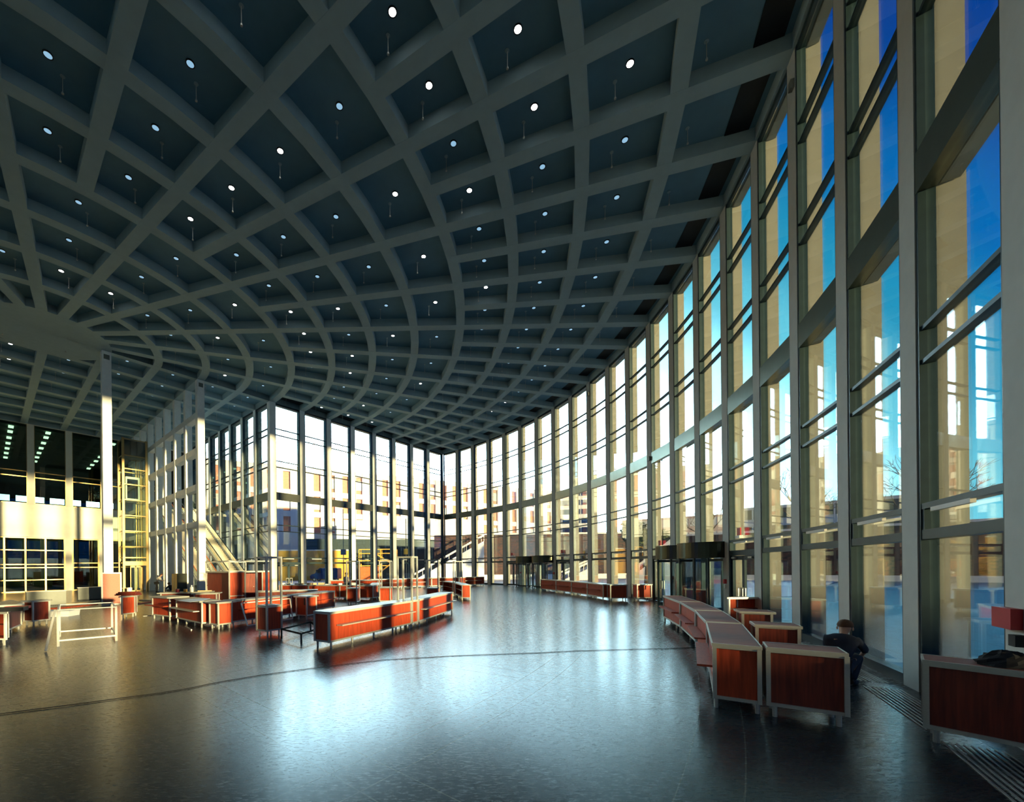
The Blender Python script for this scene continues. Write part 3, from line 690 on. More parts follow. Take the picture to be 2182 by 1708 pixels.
# ---------------------------------------------------------------- left foreground pieces
def frame_box(name, label, cat, bl, zt, matn, w=0.05, rails=(0.22,), legs_to=0.0, group=None):
    root = tag(empty(name, V3(sum((Vector(p) for p in bl), Vector((0, 0))) / 4, 0)), label, cat, group)
    for p in bl: m = MB(); m.strip(Vector(p) - Vector((w / 2, 0)), Vector(p) + Vector((w / 2, 0)), w, legs_to, zt); m.build('post', M[matn], root)
    for z in rails + (zt,):
        m = MB()
        for i in range(4): m.strip(bl[i], bl[(i + 1) % 4], w * 0.9, z - w * 0.5, z + w * 0.5 if z != zt else zt + 0.005)
        m.build('rail', M[matn], root)
    return root
P1 = U(124, 1377); P2 = U(248, 1365); fd2 = (P2 - P1)
nn = Vector((-fd2.y, fd2.x)).normalized() * 0.55
frame_box('open_counter_stand', 'empty white metal counter frame standing in the left foreground', 'frame', [P1, P2, U(239, 1347), U(127, 1356)], 1.13, 'white', 0.045, rails=(0.18,))
m = MB(); q0 = V3(U(97, 1388), 0.02); q1 = V3(P1 - fd2.normalized() * 0.04, 1.14) ; m.bar(q0, q1 + Vector((0, -0.03, 0)), 0.05, 0.03)
tag(m.build('metal_strip', M['white'], None), 'loose metal strip leaning against the empty white frame', 'metal strip')
# white frame leaning on the long red counter
a = pol(6.93, 19.25); b_ = pol(6.93, 17.72); ta = pol(6.835, 19.3); tb = pol(6.835, 17.62)
m = MB(); A_, B_, TA, TB = V3(a, .03), V3(b_, .03), V3(ta, .93), V3(tb, .93)
for p, q in ((A_, B_), (A_, TA), (B_, TB), (TA, TB)): m.bar(p, q, 0.05, 0.04)
tag(m.build('picture_frame', M['white']), 'white rectangular metal frame leaning on the long red counter', 'frame')
# black low table bases
frame_box('table_base', 'black steel table base lying low between the pedestal and the long middle counter', 'table base', [U(600, 1340, .3), U(642, 1350, .3), U(682, 1338, .3), U(662, 1325, .3)], 0.32, 'black', 0.05, rails=(0.30,), group='black table bases')
frame_box('table_base', 'black steel table base behind the second middle counter', 'table base', [Vector((-1.7, 21.0)), Vector((0.1, 21.6)), Vector((-0.1, 23.4)), Vector((-1.9, 22.8))], 0.35, 'black', 0.05, rails=(0.12,), group='black table bases')
# open chest of the left (silver framed pedestal with brown panel)
p = U(70, 1324, .17); q = U(105, 1320, .17)
r = counter('silver framed stand with a dark brown front panel in the left foreground', fq(p, q, 0.5), ledge=False, wood='wooddark', over=0.06, top='board', edge='white', name='framed_stand', cat='stand')
# red pedestal with loose red boards on top
counter('red pedestal with loose dark red boards on its top, beside the pink panel', [U(260, 1309, .17), U(287, 1306, .17), U(287, 1306, .17) + Vector((-.35, .6)), U(260, 1309, .17) + Vector((-.35, .6))], ledge=False, over=0.12)
c0 = (U(260, 1309, .17) + U(287, 1306, .17)) / 2 + Vector((-.17, .3))
for i, (z, l) in enumerate(((1.068, 0.55), (1.128, 0.5), (1.188, 0.42))):
    m = MB(); m.strip(c0 - Vector((l, .03 * i)), c0 + Vector((l * .8, .05 * i)), 0.5 - .06 * i, z, z + 0.055)
    tag(m.build('loose_board', M['wooddark']), 'dark red board stacked on the left pedestal, ' + ('bottom', 'middle', 'top')[i] + ' of three', 'board', 'loose boards')
# grey credenzas
def credenza(label, p0, p1, depth, h):
    q = fq(p0, p1, depth); root = tag(empty('grey_cabinet', V3((q[0] + q[2]) / 2, 0)), label, 'cabinet', 'grey office cabinets')
    m = MB(); m.prism(off_quad(q, -.01), 0.06, h - 0.03); m.build('body', M['grey'], root, 0.01)
    t = MB(); t.prism(off_quad(q, .02), h - .03, h); t.build('cabinet_top', M['alutop'], root)
    b_ = MB(); b_.prism(off_quad(q, -.06), 0, 0.06); b_.build('plinth', M['black'], root)
    d = (q[1] - q[0]); n = Vector((d.y, -d.x)).normalized() * 0.006
    for i in range(2):
        dm = MB(); dm.strip(q[0] + d * (0.02 + .49 * i) + n, q[0] + d * (0.49 + .49 * i) + n, 0.02, 0.12, h - 0.08); dm.build('sliding_door', M['grey'], root)
    return root
credenza('long grey cabinet nearest on the left with two sliding doors', U(56, 1293), U(142, 1288), 0.9, 0.98)
credenza('second grey cabinet standing behind the long grey cabinet', U(74, 1287) + Vector((0.3, 3.0)), U(152, 1283) + Vector((0.3, 3.0)), 0.8, 1.0)
# left edge desks
counter('dark red desk at the left frame edge with an orange top and tools on it', [U(12, 1345, .17), U(45, 1331, .17), U(45, 1331, .17) + Vector((-2.1, 1.6)), U(12, 1345, .17) + Vector((-2.1, 1.6))], ledge=False, wood='wooddark', top='board', over=0.14, name='work_desk', cat='desk')
counter('silver framed open desk cut by the left frame edge, pale wooden top', [U(-34, 1362, .17), U(12, 1363, .17), U(12, 1363, .17) + Vector((-.42, .45)), U(-34, 1362, .17) + Vector((-.42, .45))], ledge=False, wood='wooddark', top='board', over=0.1, openback=True, edge='white', name='work_desk', cat='desk')
# pink panel in front of the column
a = U(219.5, 1290); b_ = U(256.5, 1288); root = tag(empty('display_board', V3((a + b_) / 2, 0)), 'pink faced board in a white frame leaning on the left column', 'board')
m = MB(); m.strip(a, b_, 0.06, 0.08, 2.1); m.build('panel', M['pink'], root)
m = MB(); m.strip(a, b_, 0.09, 0.02, 0.1); m.strip(a, b_, 0.09, 2.08, 2.16); d = (b_ - a).normalized(); m.strip(a - d * .08, a, 0.09, 0.02, 2.16); m.strip(b_, b_ + d * .08, 0.09, 0.02, 2.16); m.build('frame', M['white'], root)
# stack of pale blue boards, wood boards, rubbish on the floor
for i in range(4):
    c = U(123, 1312) + Vector((0.03 * i, -0.02 * i)); m = MB(); m.strip(c - Vector((.75, .1)), c + Vector((.7, .15)), 0.8, 0.001 + 0.075 * i, 0.001 + 0.075 * i + 0.07)
    tag(m.build('boxed_panel', M['paper']), 'pale blue packed panel on the floor behind the empty frame, ' + ('bottom', 'second', 'third', 'top')[i] + ' of the stack', 'panel', 'packed panels')
for i, (x0, y0, x1, y1, w_, mt, lb) in enumerate(((106, 1297, 196, 1288, .9, 'wood', 'wide red board lying flat behind the empty frame'), (150, 1287, 205, 1280, .5, 'board', 'pale board lying flat left of the red pedestal'), (290, 1287, 322, 1283, .35, 'wood', 'narrow red board on the floor right of the board topped pedestal'), (300, 1279, 330, 1281, .25, 'board', 'pale strip of wood on the floor beyond the narrow red board'))):
    m = MB(); m.strip(U(x0, y0), U(x1, y1), w_, 0.0, 0.05 + .01 * i); tag(m.build('floor_board', M[mt]), lb, 'board')
for i, (x0, y0, x1, y1, lb) in enumerate(((395, 1334, 408, 1342, 'thin metal profile on the floor before the papered counter'), (436, 1332, 456, 1336, 'second thin metal profile on the floor near the short pedestal'), (305, 1313, 322, 1311, 'thin metal profile on the floor left of the leftmost counter'), (640, 1345, 685, 1353, 'pale metal profile across the black table base'))):
    m = MB(); m.bar(V3(U(x0, y0), 0.015), V3(U(x1, y1), 0.015), 0.04, 0.03); tag(m.build('metal_profile', M['alu']), lb, 'metal profile')

# things on the counters
def thing_box(name, label, cat, p, z, hx, hy, hz, rot, matn, group=None):
    m = MB(); m.box((p[0], p[1], z + hz + 0.007), (math.cos(rot), math.sin(rot), 0), (-math.sin(rot), math.cos(rot), 0), (0, 0, 1), hx, hy, hz)
    return tag(m.build(name, M[matn]), label, cat, group)
# plan sheets on the papered counter
pp = [(377, 1279.5), (404, 1275.5), (448, 1274.5), (432, 1279.5), (405, 1282.5)]
m = MB(); m.prism([U(x, y, 1.065) for x, y in pp], 1.0655, 1.074); tag(m.build('plan_sheets', M['paper']), 'white plan sheets spread on the counter with the silver ledge', 'paper')
m = MB(); q_ = pq(7.69, 7.88, 19.68, 19.9); m.prism(off_quad(q_ if area(q_) > 0 else list(reversed(q_)), -.1), 1.066, 1.072); tag(m.build('plan_sheets', M['paper']), 'white papers on the post pedestal left of the long middle counter', 'paper')
# paint cans and bottles on the far chipboard top
def bottle(label, p, z, r, h, matn, capm, group=None):
    root = tag(empty('bottle', (p[0], p[1], z)), label, 'bottle', group)
    m = MB(); m.tube([(p[0], p[1], z + 0.001), (p[0], p[1], z + h * .65), (p[0], p[1], z + h * .8), (p[0], p[1], z + h)], [r, r, r * .4, r * .35], 10); m.build('bottle_body', M[matn], root)
    m = MB(); m.cyl(p, r * .42, z + h, z + h + .03, 8); m.build('cap', M[capm], root)
def can(label, p, z, r, h, matn):
    root = tag(empty('paint_can', (p[0], p[1], z)), label, 'can', 'paint cans')
    m = MB(); m.cyl(p, r, z + .001, z + h, 12); m.build('can_body', M[matn], root)
    m = MB(); m.cyl(p, r * 1.04, z + h, z + h + .015, 12); m.build('lid', M['alu'], root)
bt = Vector((-14.9, 22.4))
can('red and white can at the left end of the bottle table', bt + Vector((0.35, 0)), 1.06, 0.10, 0.17, 'red')
can('yellow can beside the water bottle', bt + Vector((0.75, 0.05)), 1.06, 0.09, 0.16, 'yellow')
bottle('clear water bottle with a blue label on the chipboard table', bt + Vector((1.05, 0.12)), 1.06, 0.09, 0.38, 'paper', 'blue')
thing_box('wood_batten', 'pale wooden batten lying on the bottle table', 'batten', bt + Vector((1.6, 0.45)), 1.06, 0.35, 0.06, 0.03, 0.3, 'board')
can('grey bucket standing on the floor behind the board topped pedestal', U(276, 1262), 0, 0.22, 0.5, 'white')
# clutter on the service counter
random.seed(3)
names = (('carton', 'white carton', 'paper'), ('carton', 'brown carton', 'board'), ('tool_case', 'black tool case', 'black'), ('timber_offcut', 'pale timber offcut', 'board'), ('foam_block', 'white foam block', 'white'))
ux = (kl - kn)
for i in range(14):
    t = 0.02 + 0.07 * i; p = dB * (1 - t) + dA * t + Vector((0.33, 0.94)) * random.uniform(0.2, 0.5)
    nm, lb, mt = names[(i * 2 + i // 5) % 5]
    thing_box(nm, '%s on the U shaped service counter, %s' % (lb, 'number %d counted from its left end' % (i + 1)), 'clutter', p, 1.06, random.uniform(.1, .24), random.uniform(.07, .14), random.uniform(.02, .09), random.uniform(-.3, .6), mt, 'things on the service counter')
thing_box('tool_case', 'black tool case on the orange topped desk at the left frame edge', 'tool case', U(14, 1302, 1.06), 1.06, .45, .2, .06, .5, 'black')
thing_box('cable_bundle', 'silver cable bundle on the desk at the left frame edge', 'cable', U(24, 1294, 1.06), 1.06, .3, .14, .05, .6, 'alu')
thing_box('power_drill_case', 'red flat case under the silver bundle on the left desk', 'case', U(38, 1296, 1.06), 1.06, .3, .1, .04, .5, 'red')
# cloth heap on the dark counter
m = MB(); m.blob((6.98, 4.98, 1.066), .27, .22, .17, 18, 7, z0=0.0, jit=.12); tag(m.build('cloth_heap', M['blackcloth'], smooth=False), 'black crumpled cloth heap on the counter at the right frame edge', 'cloth')
# red sign box on the pillar at the right edge
tt = Vector((math.cos(A0 + 20 * DA), -math.sin(A0 + 20 * DA)))
def on_pillar(k, off, z, hx, hz, name, label, cat, matn, group=None, th=.05):
    t = Vector((math.cos(A0 + k * DA), -math.sin(A0 + k * DA))); m = MB(); c = pol(13.0, k) - rad(k) * (th + 0.002) + t * off
    m.box(V3(c, z), V3(t, 0), V3(rad(k), 0), (0, 0, 1), hx, th, hz); return tag(m.build(name, M[matn]), label, cat, group)
o = on_pillar(20, -.1, 1.62, .2, .13, 'sign_box', 'dark red box with faint lettering on the rightmost pillar', 'sign box', 'red')
on_pillar(20, 0.12, 1.36, .07, .07, 'wall_socket', 'small dark switch box under the red box on the rightmost pillar', 'switch box', 'black')
for k, lb in ((15, 'pillar right of the near revolving doors'), (7, 'pillar right of the far revolving doors'), (5, 'pillar left of the far revolving doors'), (13, 'pillar between near double and revolving doors')):
    o = on_pillar(k, 0, 1.55, .075, .10, 'fire_alarm', 'small red fire alarm on the ' + lb, 'fire alarm', 'red', 'fire alarm boxes')
    m = MB(); t = Vector((math.cos(A0 + k * DA), -math.sin(A0 + k * DA))); c = pol(13.0, k) - rad(k) * .04; m.box(V3(c, 1.32), V3(t, 0), V3(rad(k), 0), (0, 0, 1), .035, .03, .08)
    tag(m.build('light_switch', M['white']), 'white switch below the alarm on the ' + lb, 'switch', 'light switches')
for k in (9, 12, 17):
    on_pillar(k, .15, {9: 17.2, 12: 9.3, 17: 17.2}[k], .08, .14, 'security_camera', 'small camera box high on the %s pillar of the curved front' % {9: 'ninth', 12: 'twelfth', 17: 'seventeenth'}[k], 'camera', 'grey', 'pillar cameras')
# red and white signs over the doors on the transoms
for k in (4, 7, 12, 15):
    c = (pol(13.0, k) + pol(13.0, k + 1)) / 2 ; n = rad(k + .5); t = Vector((n.y, -n.x)); root = tag(empty('exit_sign', V3(c, 3.38)), 'small red escape sign above the %s double door' % {4: 'farthest', 7: 'second farthest', 12: 'second nearest', 15: 'nearest'}[k], 'sign', 'escape signs')
    m = MB(); m.box(V3(c + t * -.1, 3.46), V3(t, 0), V3(n, 0), (0, 0, 1), .2, .07, .06); m.build('sign_base', M['white'], root)
    m = MB(); m.box(V3(c + t * -.1, 3.68), V3(t, 0), V3(n, 0), (0, 0, 1), .15, .02, .16); m.build('sign_face', M['red'], root)
# floor grille along the curved front
for k in range(13, 23):
    m = MB(); q = [pol(12.77, k + .08), pol(12.77, k + .92), pol(12.93, k + .92), pol(12.93, k + .08)]
    for j in range(9): a = q[0] + (q[3] - q[0]) * j / 8; b_ = q[1] + (q[2] - q[1]) * j / 8; m.strip(a, b_, 0.018, 0.001, 0.012)
    NT[0] += 1; tag(m.build('trim_%d' % NT[0], M['alu']), 'slatted floor grille by the curved glass front', kind='structure')
# cable across the floor
m = MB(); cp = [(-60, 1526), (0, 1520), (120, 1505), (345, 1475), (400, 1466), (470, 1452), (560, 1437), (650, 1425), (740, 1414), (820, 1405), (980, 1396), (1080, 1392.5), (1150, 1390), (1230, 1386), (1330, 1383), (1420, 1381), (1495, 1378)]
m.tube([V3(U(x, y, .012), .012) for x, y in cp], 0.007, 6); tag(m.build('floor_cable', M['rubber']), 'thin black cable lying right across the dark floor', 'cable')

# ---------------------------------------------------------------- glass lift
lx0, lx1, ly0, ly1 = 2.17, 2.82, 4.75, 5.4
lift = tag(empty('glass_lift', V3(L(2.5, 5.1), 0)), 'tall glass lift shaft with brass coloured posts left of the lattice screen', 'lift')
cor = [L(lx0, ly0), L(lx1, ly0), L(lx1, ly1), L(lx0, ly1)]
for p in cor: m = MB(); m.strip(p - D0 * .1, p + D0 * .1, 0.2, 0, 16.1); m.build('post', M['brass'], lift)
m = MB()
zz = [16.0, 14.3] + [12.9 - 1.63 * i for i in range(6)] + [3.6]
for z in zz:
    for i in range(4): m.strip(cor[i], cor[(i + 1) % 4], 0.07, z - .05, z + .05)
m.build('ring_rail', M['brass'], lift)
m = MB()
for i in range(4): m.strip(cor[i], cor[(i + 1) % 4], 0.02, 3.2, 15.9, -.1)
m.build('shaft_glass', M['glassb'], lift)
m = MB(); m.prism([L(lx0 + .03, ly0 + .03), L(lx1 - .03, ly0 + .03), L(lx1 - .03, ly1 - .03), L(lx0 + .03, ly1 - .03)], 14.35, 15.95); m.build('machine_room', M['black'], lift)
cab = MB(); cq = [L(lx0 + .1, ly0 + .1), L(lx1 - .2, ly0 + .1), L(lx1 - .2, ly1 - .1), L(lx0 + .1, ly1 - .1)]
for z in (9.6, 11.9): cab.prism(cq, z, z + .25)
for p in cq: cab.strip(p - D0 * .07, p + D0 * .07, .14, 9.6, 12.1)
cb = cab.build('lift_cab', M['white'], lift)
m = MB()
for i in range(4): m.strip(cq[i], cq[(i + 1) % 4], 0.02, 9.85, 11.9, -.07)
m.build('cab_glass', M['glassb'], cb)
m = MB(); m.strip(cor[0], cor[1], 0.3, 2.75, 3.2); m.build('door_header', M['brass'], lift)
for i in range(2):
    m = MB(); a = L(lx0 + .17 + .16 * i, ly0); b_ = L(lx0 + .31 + .16 * i, ly0); m.strip(a, a + D0 * .06, .06, 0.02, 2.7); m.strip(b_ - D0 * .06, b_, .06, 0.02, 2.7); m.strip(a, b_, .06, 0.02, .15); m.strip(a, b_, .06, 2.55, 2.7)
    d_ = m.build('lift_door', M['brass'], lift); g_ = MB(); g_.strip(a + D0 * .06, b_ - D0 * .06, .015, .15, 2.55); g_.build('door_glass', M['glassb'], d_)
m = MB()
for t_ in (.45, .52, .58): p = L(lx0 + t_, ly1 - .1); m.strip(p, p + D0 * .09, .09, 0.3, 14.3)
m.build('guide_rail', M['brass'], lift)

# ---------------------------------------------------------------- escalator and stair between lattice and recessed front
SL = 0.577 * S
def esc(label, name, a0, a1, b0, ztop, rail, stepm, glassy=True):
    root = tag(empty(name, V3(L((a0 + a1) / 2, b0), 0)), label, name.replace('_', ' '))
    btop = b0 + ztop / SL; n = int(ztop / 0.2)
    m = MB()
    for i in range(n):
        z = 0.2 * (i + 1); b = b0 + z / SL - .2 / SL; m.strip(L(a0 + .03, b + .2 / SL / 2), L(a1 - .03, b + .2 / SL / 2), .2 / 0.577 + .03, max(0.0, z - .35), z)
    m.build('steps', M[stepm], root)
    for a in (a0, a1):
        p = V3(L(a, b0), 0); q = V3(L(a, btop), ztop); up = Vector((0, 0, 1))
        m = MB(); m.bar(p + up * .12, q + up * .12, 0.12, 0.22); m.build('side_skirt', M['alu'], root)
        g_ = MB(); dz = Vector((0, 0, 0.9)); nrm = V3(D0, 0) * .01
        g_.hexa([p + up * .3 - nrm, q + up * .3 - nrm, q + up * .3 + nrm, p + up * .3 + nrm], [p + dz - nrm, q + dz - nrm, q + dz + nrm, p + dz + nrm]); g_.build('balustrade_glass', M['glassb'], root)
        h = MB(); e = V3(N0, 0) * -.8; h.tube([p + e + up * .55, p + e + up * .85, p + up * .95, q + up * .95], .045, 8); h.build('handrail', M[rail], root)
    return root
esc('escalator with black handrails climbing behind the lattice screen', 'escalator', 3.93, 4.38, -0.1, 9.5, 'rubber', 'step')
esc('stone stair with orange wooden handrails between lattice screen and escalator', 'staircase', 3.25, 3.78, 0.5, 9.5, 'rail', 'stone')
m = MB(); m.prism([L(3.1, 6.0), L(4.9, 6.0), L(4.9, 8), L(3.1, 8)], 9.1, 9.5); NT[0] += 1
tag(m.build('trim_%d' % NT[0], M['wall']), 'upper landing slab at the head of the stairs', kind='structure')
# cabinet between the lattice posts
q = [L(2.55, .95), L(2.55, .45), L(2.78, .45), L(2.78, .95)]; root = tag(empty('steel_locker', V3(q[0], 0)), 'dark brown steel locker in front of the lattice screen', 'locker')
b_ = MB(); b_.prism(off_quad(q, 0), 0.02, 1.95); b_.build('locker_body', M['bronze'], root)
for i in range(2):
    d = q[1] - q[0]; n = Vector((d.y, -d.x)).normalized() * .012; dm = MB(); dm.strip(q[0] + d * (.03 + .49 * i) + n, q[0] + d * (.48 + .49 * i) + n, .02, .08, 1.9); dm.build('locker_door', M['bronze'], root)

# ================================================================ PEOPLE
def skin_obj(name, parent, joints, edges, matn, root_i=0):
    me = bpy.data.meshes.new(name); me.from_pydata([j[0] for j in joints], edges, []); me.materials.append(M[matn])
    o = bpy.data.objects.new(name, me); COL.objects.link(o); o.parent = parent
    md = o.modifiers.new('skin', 'SKIN'); md.use_smooth_shade = True
    for i, j in enumerate(joints):
        r = j[1]; me.skin_vertices[0].data[i].radius = (r, r) if not isinstance(r, tuple) else r
    me.skin_vertices[0].data[root_i].use_root = True
    ss = o.modifiers.new('subsurf', 'SUBSURF'); ss.levels = 1; ss.render_levels = 1
    return o
def person(label, loc, yaw, J, shirt, trousers, sc=1.1, hat=None):
    """J: joint name -> (x right, y forward, z up) in metres for a 1.75 m body"""
    root = tag(empty('person', V3(loc, 0)), label, 'person'); root.rotation_euler = (0, 0, yaw); root.scale = (sc, sc, sc)
    R = dict(pelvis=(.15, .11), waist=(.125, .095), chest=(.16, .105), neckb=(.07, .07), neck=.052, headb=.075, headm=.098, headt=.07)
    names = ['pelvis', 'waist', 'chest', 'neckb', 'neck', 'headb', 'headm', 'headt']
    pts = [(J[n], R[n]) for n in names]; ed = [(i, i + 1) for i in range(7)]
    for s in 'lr':
        i0 = len(pts)
        pts += [(J['hip' + s], .085), (J['knee' + s], .058), (J['ank' + s], .04), (J['toe' + s], .035)]; ed += [(0, i0), (i0, i0 + 1), (i0 + 1, i0 + 2), (i0 + 2, i0 + 3)]
        i1 = len(pts)
        pts += [(J['sh' + s], .055), (J['el' + s], .04), (J['wr' + s], .028)]; ed += [(2, i1), (i1, i1 + 1), (i1 + 1, i1 + 2)]
        w = Vector(J['wr' + s]); e = Vector(J['el' + s]); d = (w - e).normalized(); sd_ = d.cross(Vector((0, 0, 1)));
        sd_ = sd_.normalized() if sd_.length > .1 else Vector((1, 0, 0))
        i2 = len(pts); palm = w + d * .07; pts.append((tuple(palm), (.035, .018))); ed.append((i1 + 2, i2))
        for j in range(4):
            b = palm + sd_ * (.024 * (j - 1.5)); l = (.07, .08, .075, .06)[j]; k = len(pts)
            pts += [(tuple(b + d * .03), .009), (tuple(b + d * .065 - Vector((0, 0, .008))), .0085), (tuple(b + d * (.065 + l * .45) - Vector((0, 0, .025))), .007)]
            ed += [(i2, k), (k, k + 1), (k + 1, k + 2)]
        k = len(pts); pts += [(tuple(w + d * .035 + sd_ * .045), .011), (tuple(w + d * .075 + sd_ * .065 - Vector((0, 0, .01))), .009)]; ed += [(i1 + 2, k), (k, k + 1)]
    skin_obj('body', root, pts, ed, 'skin')
    g = .022
    sp_ = [(J['pelvis'], (.16, .12)), (J['waist'], (.15, .12)), (J['chest'], (.205, .155)), (J['neckb'], (.115, .11))]; se = [(0, 1), (1, 2), (2, 3)]
    for s in 'lr':
        k = len(sp_); mid = tuple((Vector(J['el' + s]) + (Vector(J['wr' + s]) - Vector(J['el' + s])) * .25)); sp_ += [(J['sh' + s], .085), (J['el' + s], .058), (mid, .052)]; se += [(2, k), (k, k + 1), (k + 1, k + 2)]
    skin_obj('shirt', root, sp_, se, shirt)
    tp = [(J['pelvis'], (.17, .13))]; te = []
    for s in 'lr':
        k = len(tp); tp += [(J['hip' + s], .105), (J['knee' + s], .078), (J['ank' + s], .062)]; te += [(0, k), (k, k + 1), (k + 1, k + 2)]
    skin_obj('trousers', root, tp, te, trousers)
    for s in 'lr':
        a = Vector(J['ank' + s]); t = Vector(J['toe' + s]); m = MB(); d = (t - a); m.tube([a - d * .35 + Vector((0, 0, -.03)), a + Vector((0, 0, -.02)), t + Vector((0, 0, 0))], [.045, .052, .042], 8)
        o = m.build('shoe', M['black'], None); o.location = (0, 0, 0); o.data.transform(Matrix.Translation(ORG[o.name])); o.parent = root
    hm, hb, ht = Vector(J['headm']), Vector(J['headb']), Vector(J['headt']); upv = (ht - hb).normalized(); fw = Vector((0, 1, 0)); fw = (fw - upv * fw.dot(upv)).normalized(); rt = fw.cross(upv)
    def local(mb, name, matn):
        o = mb.build(name, M[matn], None, smooth=True); o.data.transform(Matrix.Translation(ORG[o.name])); o.location = (0, 0, 0); o.parent = root; return o
    m = MB(); m.blob(tuple(hm + upv * .045 - fw * .018), .108, .112, .10, 12, 6, z0=-.25, jit=.03); local(m, 'hair', 'hair')
    m = MB(); m.blob(tuple(hm - upv * .02 + fw * .10), .014, .02, .024, 8, 5); local(m, 'nose', 'skin')
    for sx in (-1, 1):
        m = MB(); m.blob(tuple(hm + upv * .005 + fw * .09 + rt * .035 * sx), .012, .01, .008, 8, 5); local(m, 'eye', 'black')
        m = MB(); m.blob(tuple(hm - upv * .01 + rt * .10 * sx), .012, .022, .032, 8, 5); local(m, 'ear', 'skin')
    m = MB(); m.blob(tuple(hm - upv * .065 + fw * .085), .026, .008, .007, 8, 4); local(m, 'mouth', 'red')
    return root
def stand(lean=0.0, arms='down', head=0.0):
    J = dict(pelvis=(0, 0, .93), waist=(0, .02 + lean * .15, 1.10), chest=(0, .04 + lean * .5, 1.32 - lean * .1), neckb=(0, .03 + lean * .75, 1.45 - lean * .2), neck=(0, .04 + lean * .85, 1.50 - lean * .22), headb=(0, .05 + lean * .95, 1.56 - lean * .25), headm=(0, .07 + lean * 1.1, 1.63 - lean * .3), headt=(0, .06 + lean * 1.15, 1.69 - lean * .32))
    for s, x in (('l', -1), ('r', 1)):
        J['hip' + s] = (.09 * x, 0, .88); J['knee' + s] = (.10 * x, .03 + .05 * x, .48); J['ank' + s] = (.11 * x, .05 * x, .08); J['toe' + s] = (.13 * x, .17 + .05 * x, .04)
        J['sh' + s] = (.18 * x, .03 + lean * .6, 1.39 - lean * .15)
        if arms == 'front': J['el' + s] = (.23 * x, .12 + lean * .6, 1.12 - lean * .15); J['wr' + s] = (.15 * x, .36 + lean * .6, 1.10 - lean * .15)
        else: J['el' + s] = (.24 * x, .0, 1.10); J['wr' + s] = (.25 * x, .08, .86)
    return J
def crouch():
    J = dict(pelvis=(0, -.1, .34), waist=(0, -.02, .48), chest=(0, .12, .66), neckb=(0, .2, .78), neck=(0, .23, .82), headb=(0, .27, .86), headm=(0, .32, .91), headt=(0, .33, .97))
    for s, x in (('l', -1), ('r', 1)):
        J['hip' + s] = (.1 * x, -.08, .32); J['knee' + s] = (.17 * x, .28, .46); J['ank' + s] = (.14 * x, .02, .08); J['toe' + s] = (.16 * x, .17, .04)
        J['sh' + s] = (.18 * x, .14, .74); J['el' + s] = (.24 * x, .32, .56); J['wr' + s] = (.15 * x, .5, .42)
    return J
person('person in a pale shirt working behind the U shaped counter, looking right', Vector((-7.35, 31.3)), -2.0, stand(0.05, 'front'), 'shirtw', 'navy', 1.12)
person('person in khaki overalls bending forward beside the glass lift', U(334, 1262), -1.2, stand(0.28, 'front'), 'shirtw', 'khaki', 1.12)
person('person crouching on the floor between the lattice posts', U(366, 1268), 1.2, crouch(), 'navy', 'khaki', 1.1)
person('person in dark clothes crouching behind the big end cabinet on the right', Vector((7.75, 7.85)), -1.0, crouch(), 'navy', 'navy', 1.15)

# ================================================================ OUTSIDE
def wall_uv(p, q, z0, z1, mb, th=0.6):
    p = Vector(p); q = Vector(q); d = (q - p); l = d.length; d.normalize(); n = Vector((d.y, -d.x)) * 0
    h = z1 - z0
    mb.face([V3(p, z0), V3(q, z0), V3(q, z1), V3(p, z1)], [(0, 0), (l, 0), (l, h), (0, h)])
    n = Vector((-d.y, d.x)) * th
    mb.face([V3(q, z0), V3(q + n, z0), V3(q + n, z1), V3(q, z1)], [(0, 0), (th, 0), (th, h), (0, h)])
    mb.face([V3(p + n, z0), V3(p, z0), V3(p, z1), V3(p + n, z1)], [(0, 0), (th, 0), (th, h), (0, h)])
    mb.face([V3(q + n, z0), V3(p + n, z0), V3(p + n, z1), V3(q + n, z1)], [(0, 0), (l, 0), (l, h), (0, h)])
    mb.face([V3(p, z1), V3(q, z1), V3(q + n, z1), V3(p + n, z1)], [(0, 0), (l, 0), (l, th), (0, th)])
G0 = -0.14
m = MB(); m.prism(list(reversed([(-130, 40), (-130, 200), (60, 200), (60, 60), (26, 30), (14.6, 30), pol(13.3, 8), pol(13.3, 4), (1, 59), (-22, 52), (-24, 44), (-40, 55)])), G0 - .2, G0 + 0.02)
tag(m.build('trim_60', M['concrete']), 'pale paving added outside the straight glass front to bounce light', kind='structure')  # bright ground added to lift the far ceiling by bounced light
m = MB(); m.prism([(-260, -160), (260, -160), (260, 2), (-260, 2)], G0 - .1, G0 + 0.03)
tag(m.build('trim_61', M['absorber']), 'dark asphalt added behind the viewer to cut bounce light', kind='structure')  # unseen dark ground added to absorb bounce near the camera
# low street range whose shadow lies over the lower three metres of the hall front
root = tag(empty('street_building', (46, -42, G0)), 'long low building behind the viewer across the street', 'building')
m = MB(); u_ = Vector((0.702, 0.712)); m.strip(Vector((46, -42)) - u_ * 90, Vector((46, -42)) + u_ * 72, 10, G0, 6.05); m.build('street_wall', M['brick'], root)
m = MB(); m.strip(Vector((46, -42)) - u_ * 90.5, Vector((46, -42)) + u_ * 72.5, 10.6, 6.05, 6.2); m.build('flat_roof', M['concrete'], root)
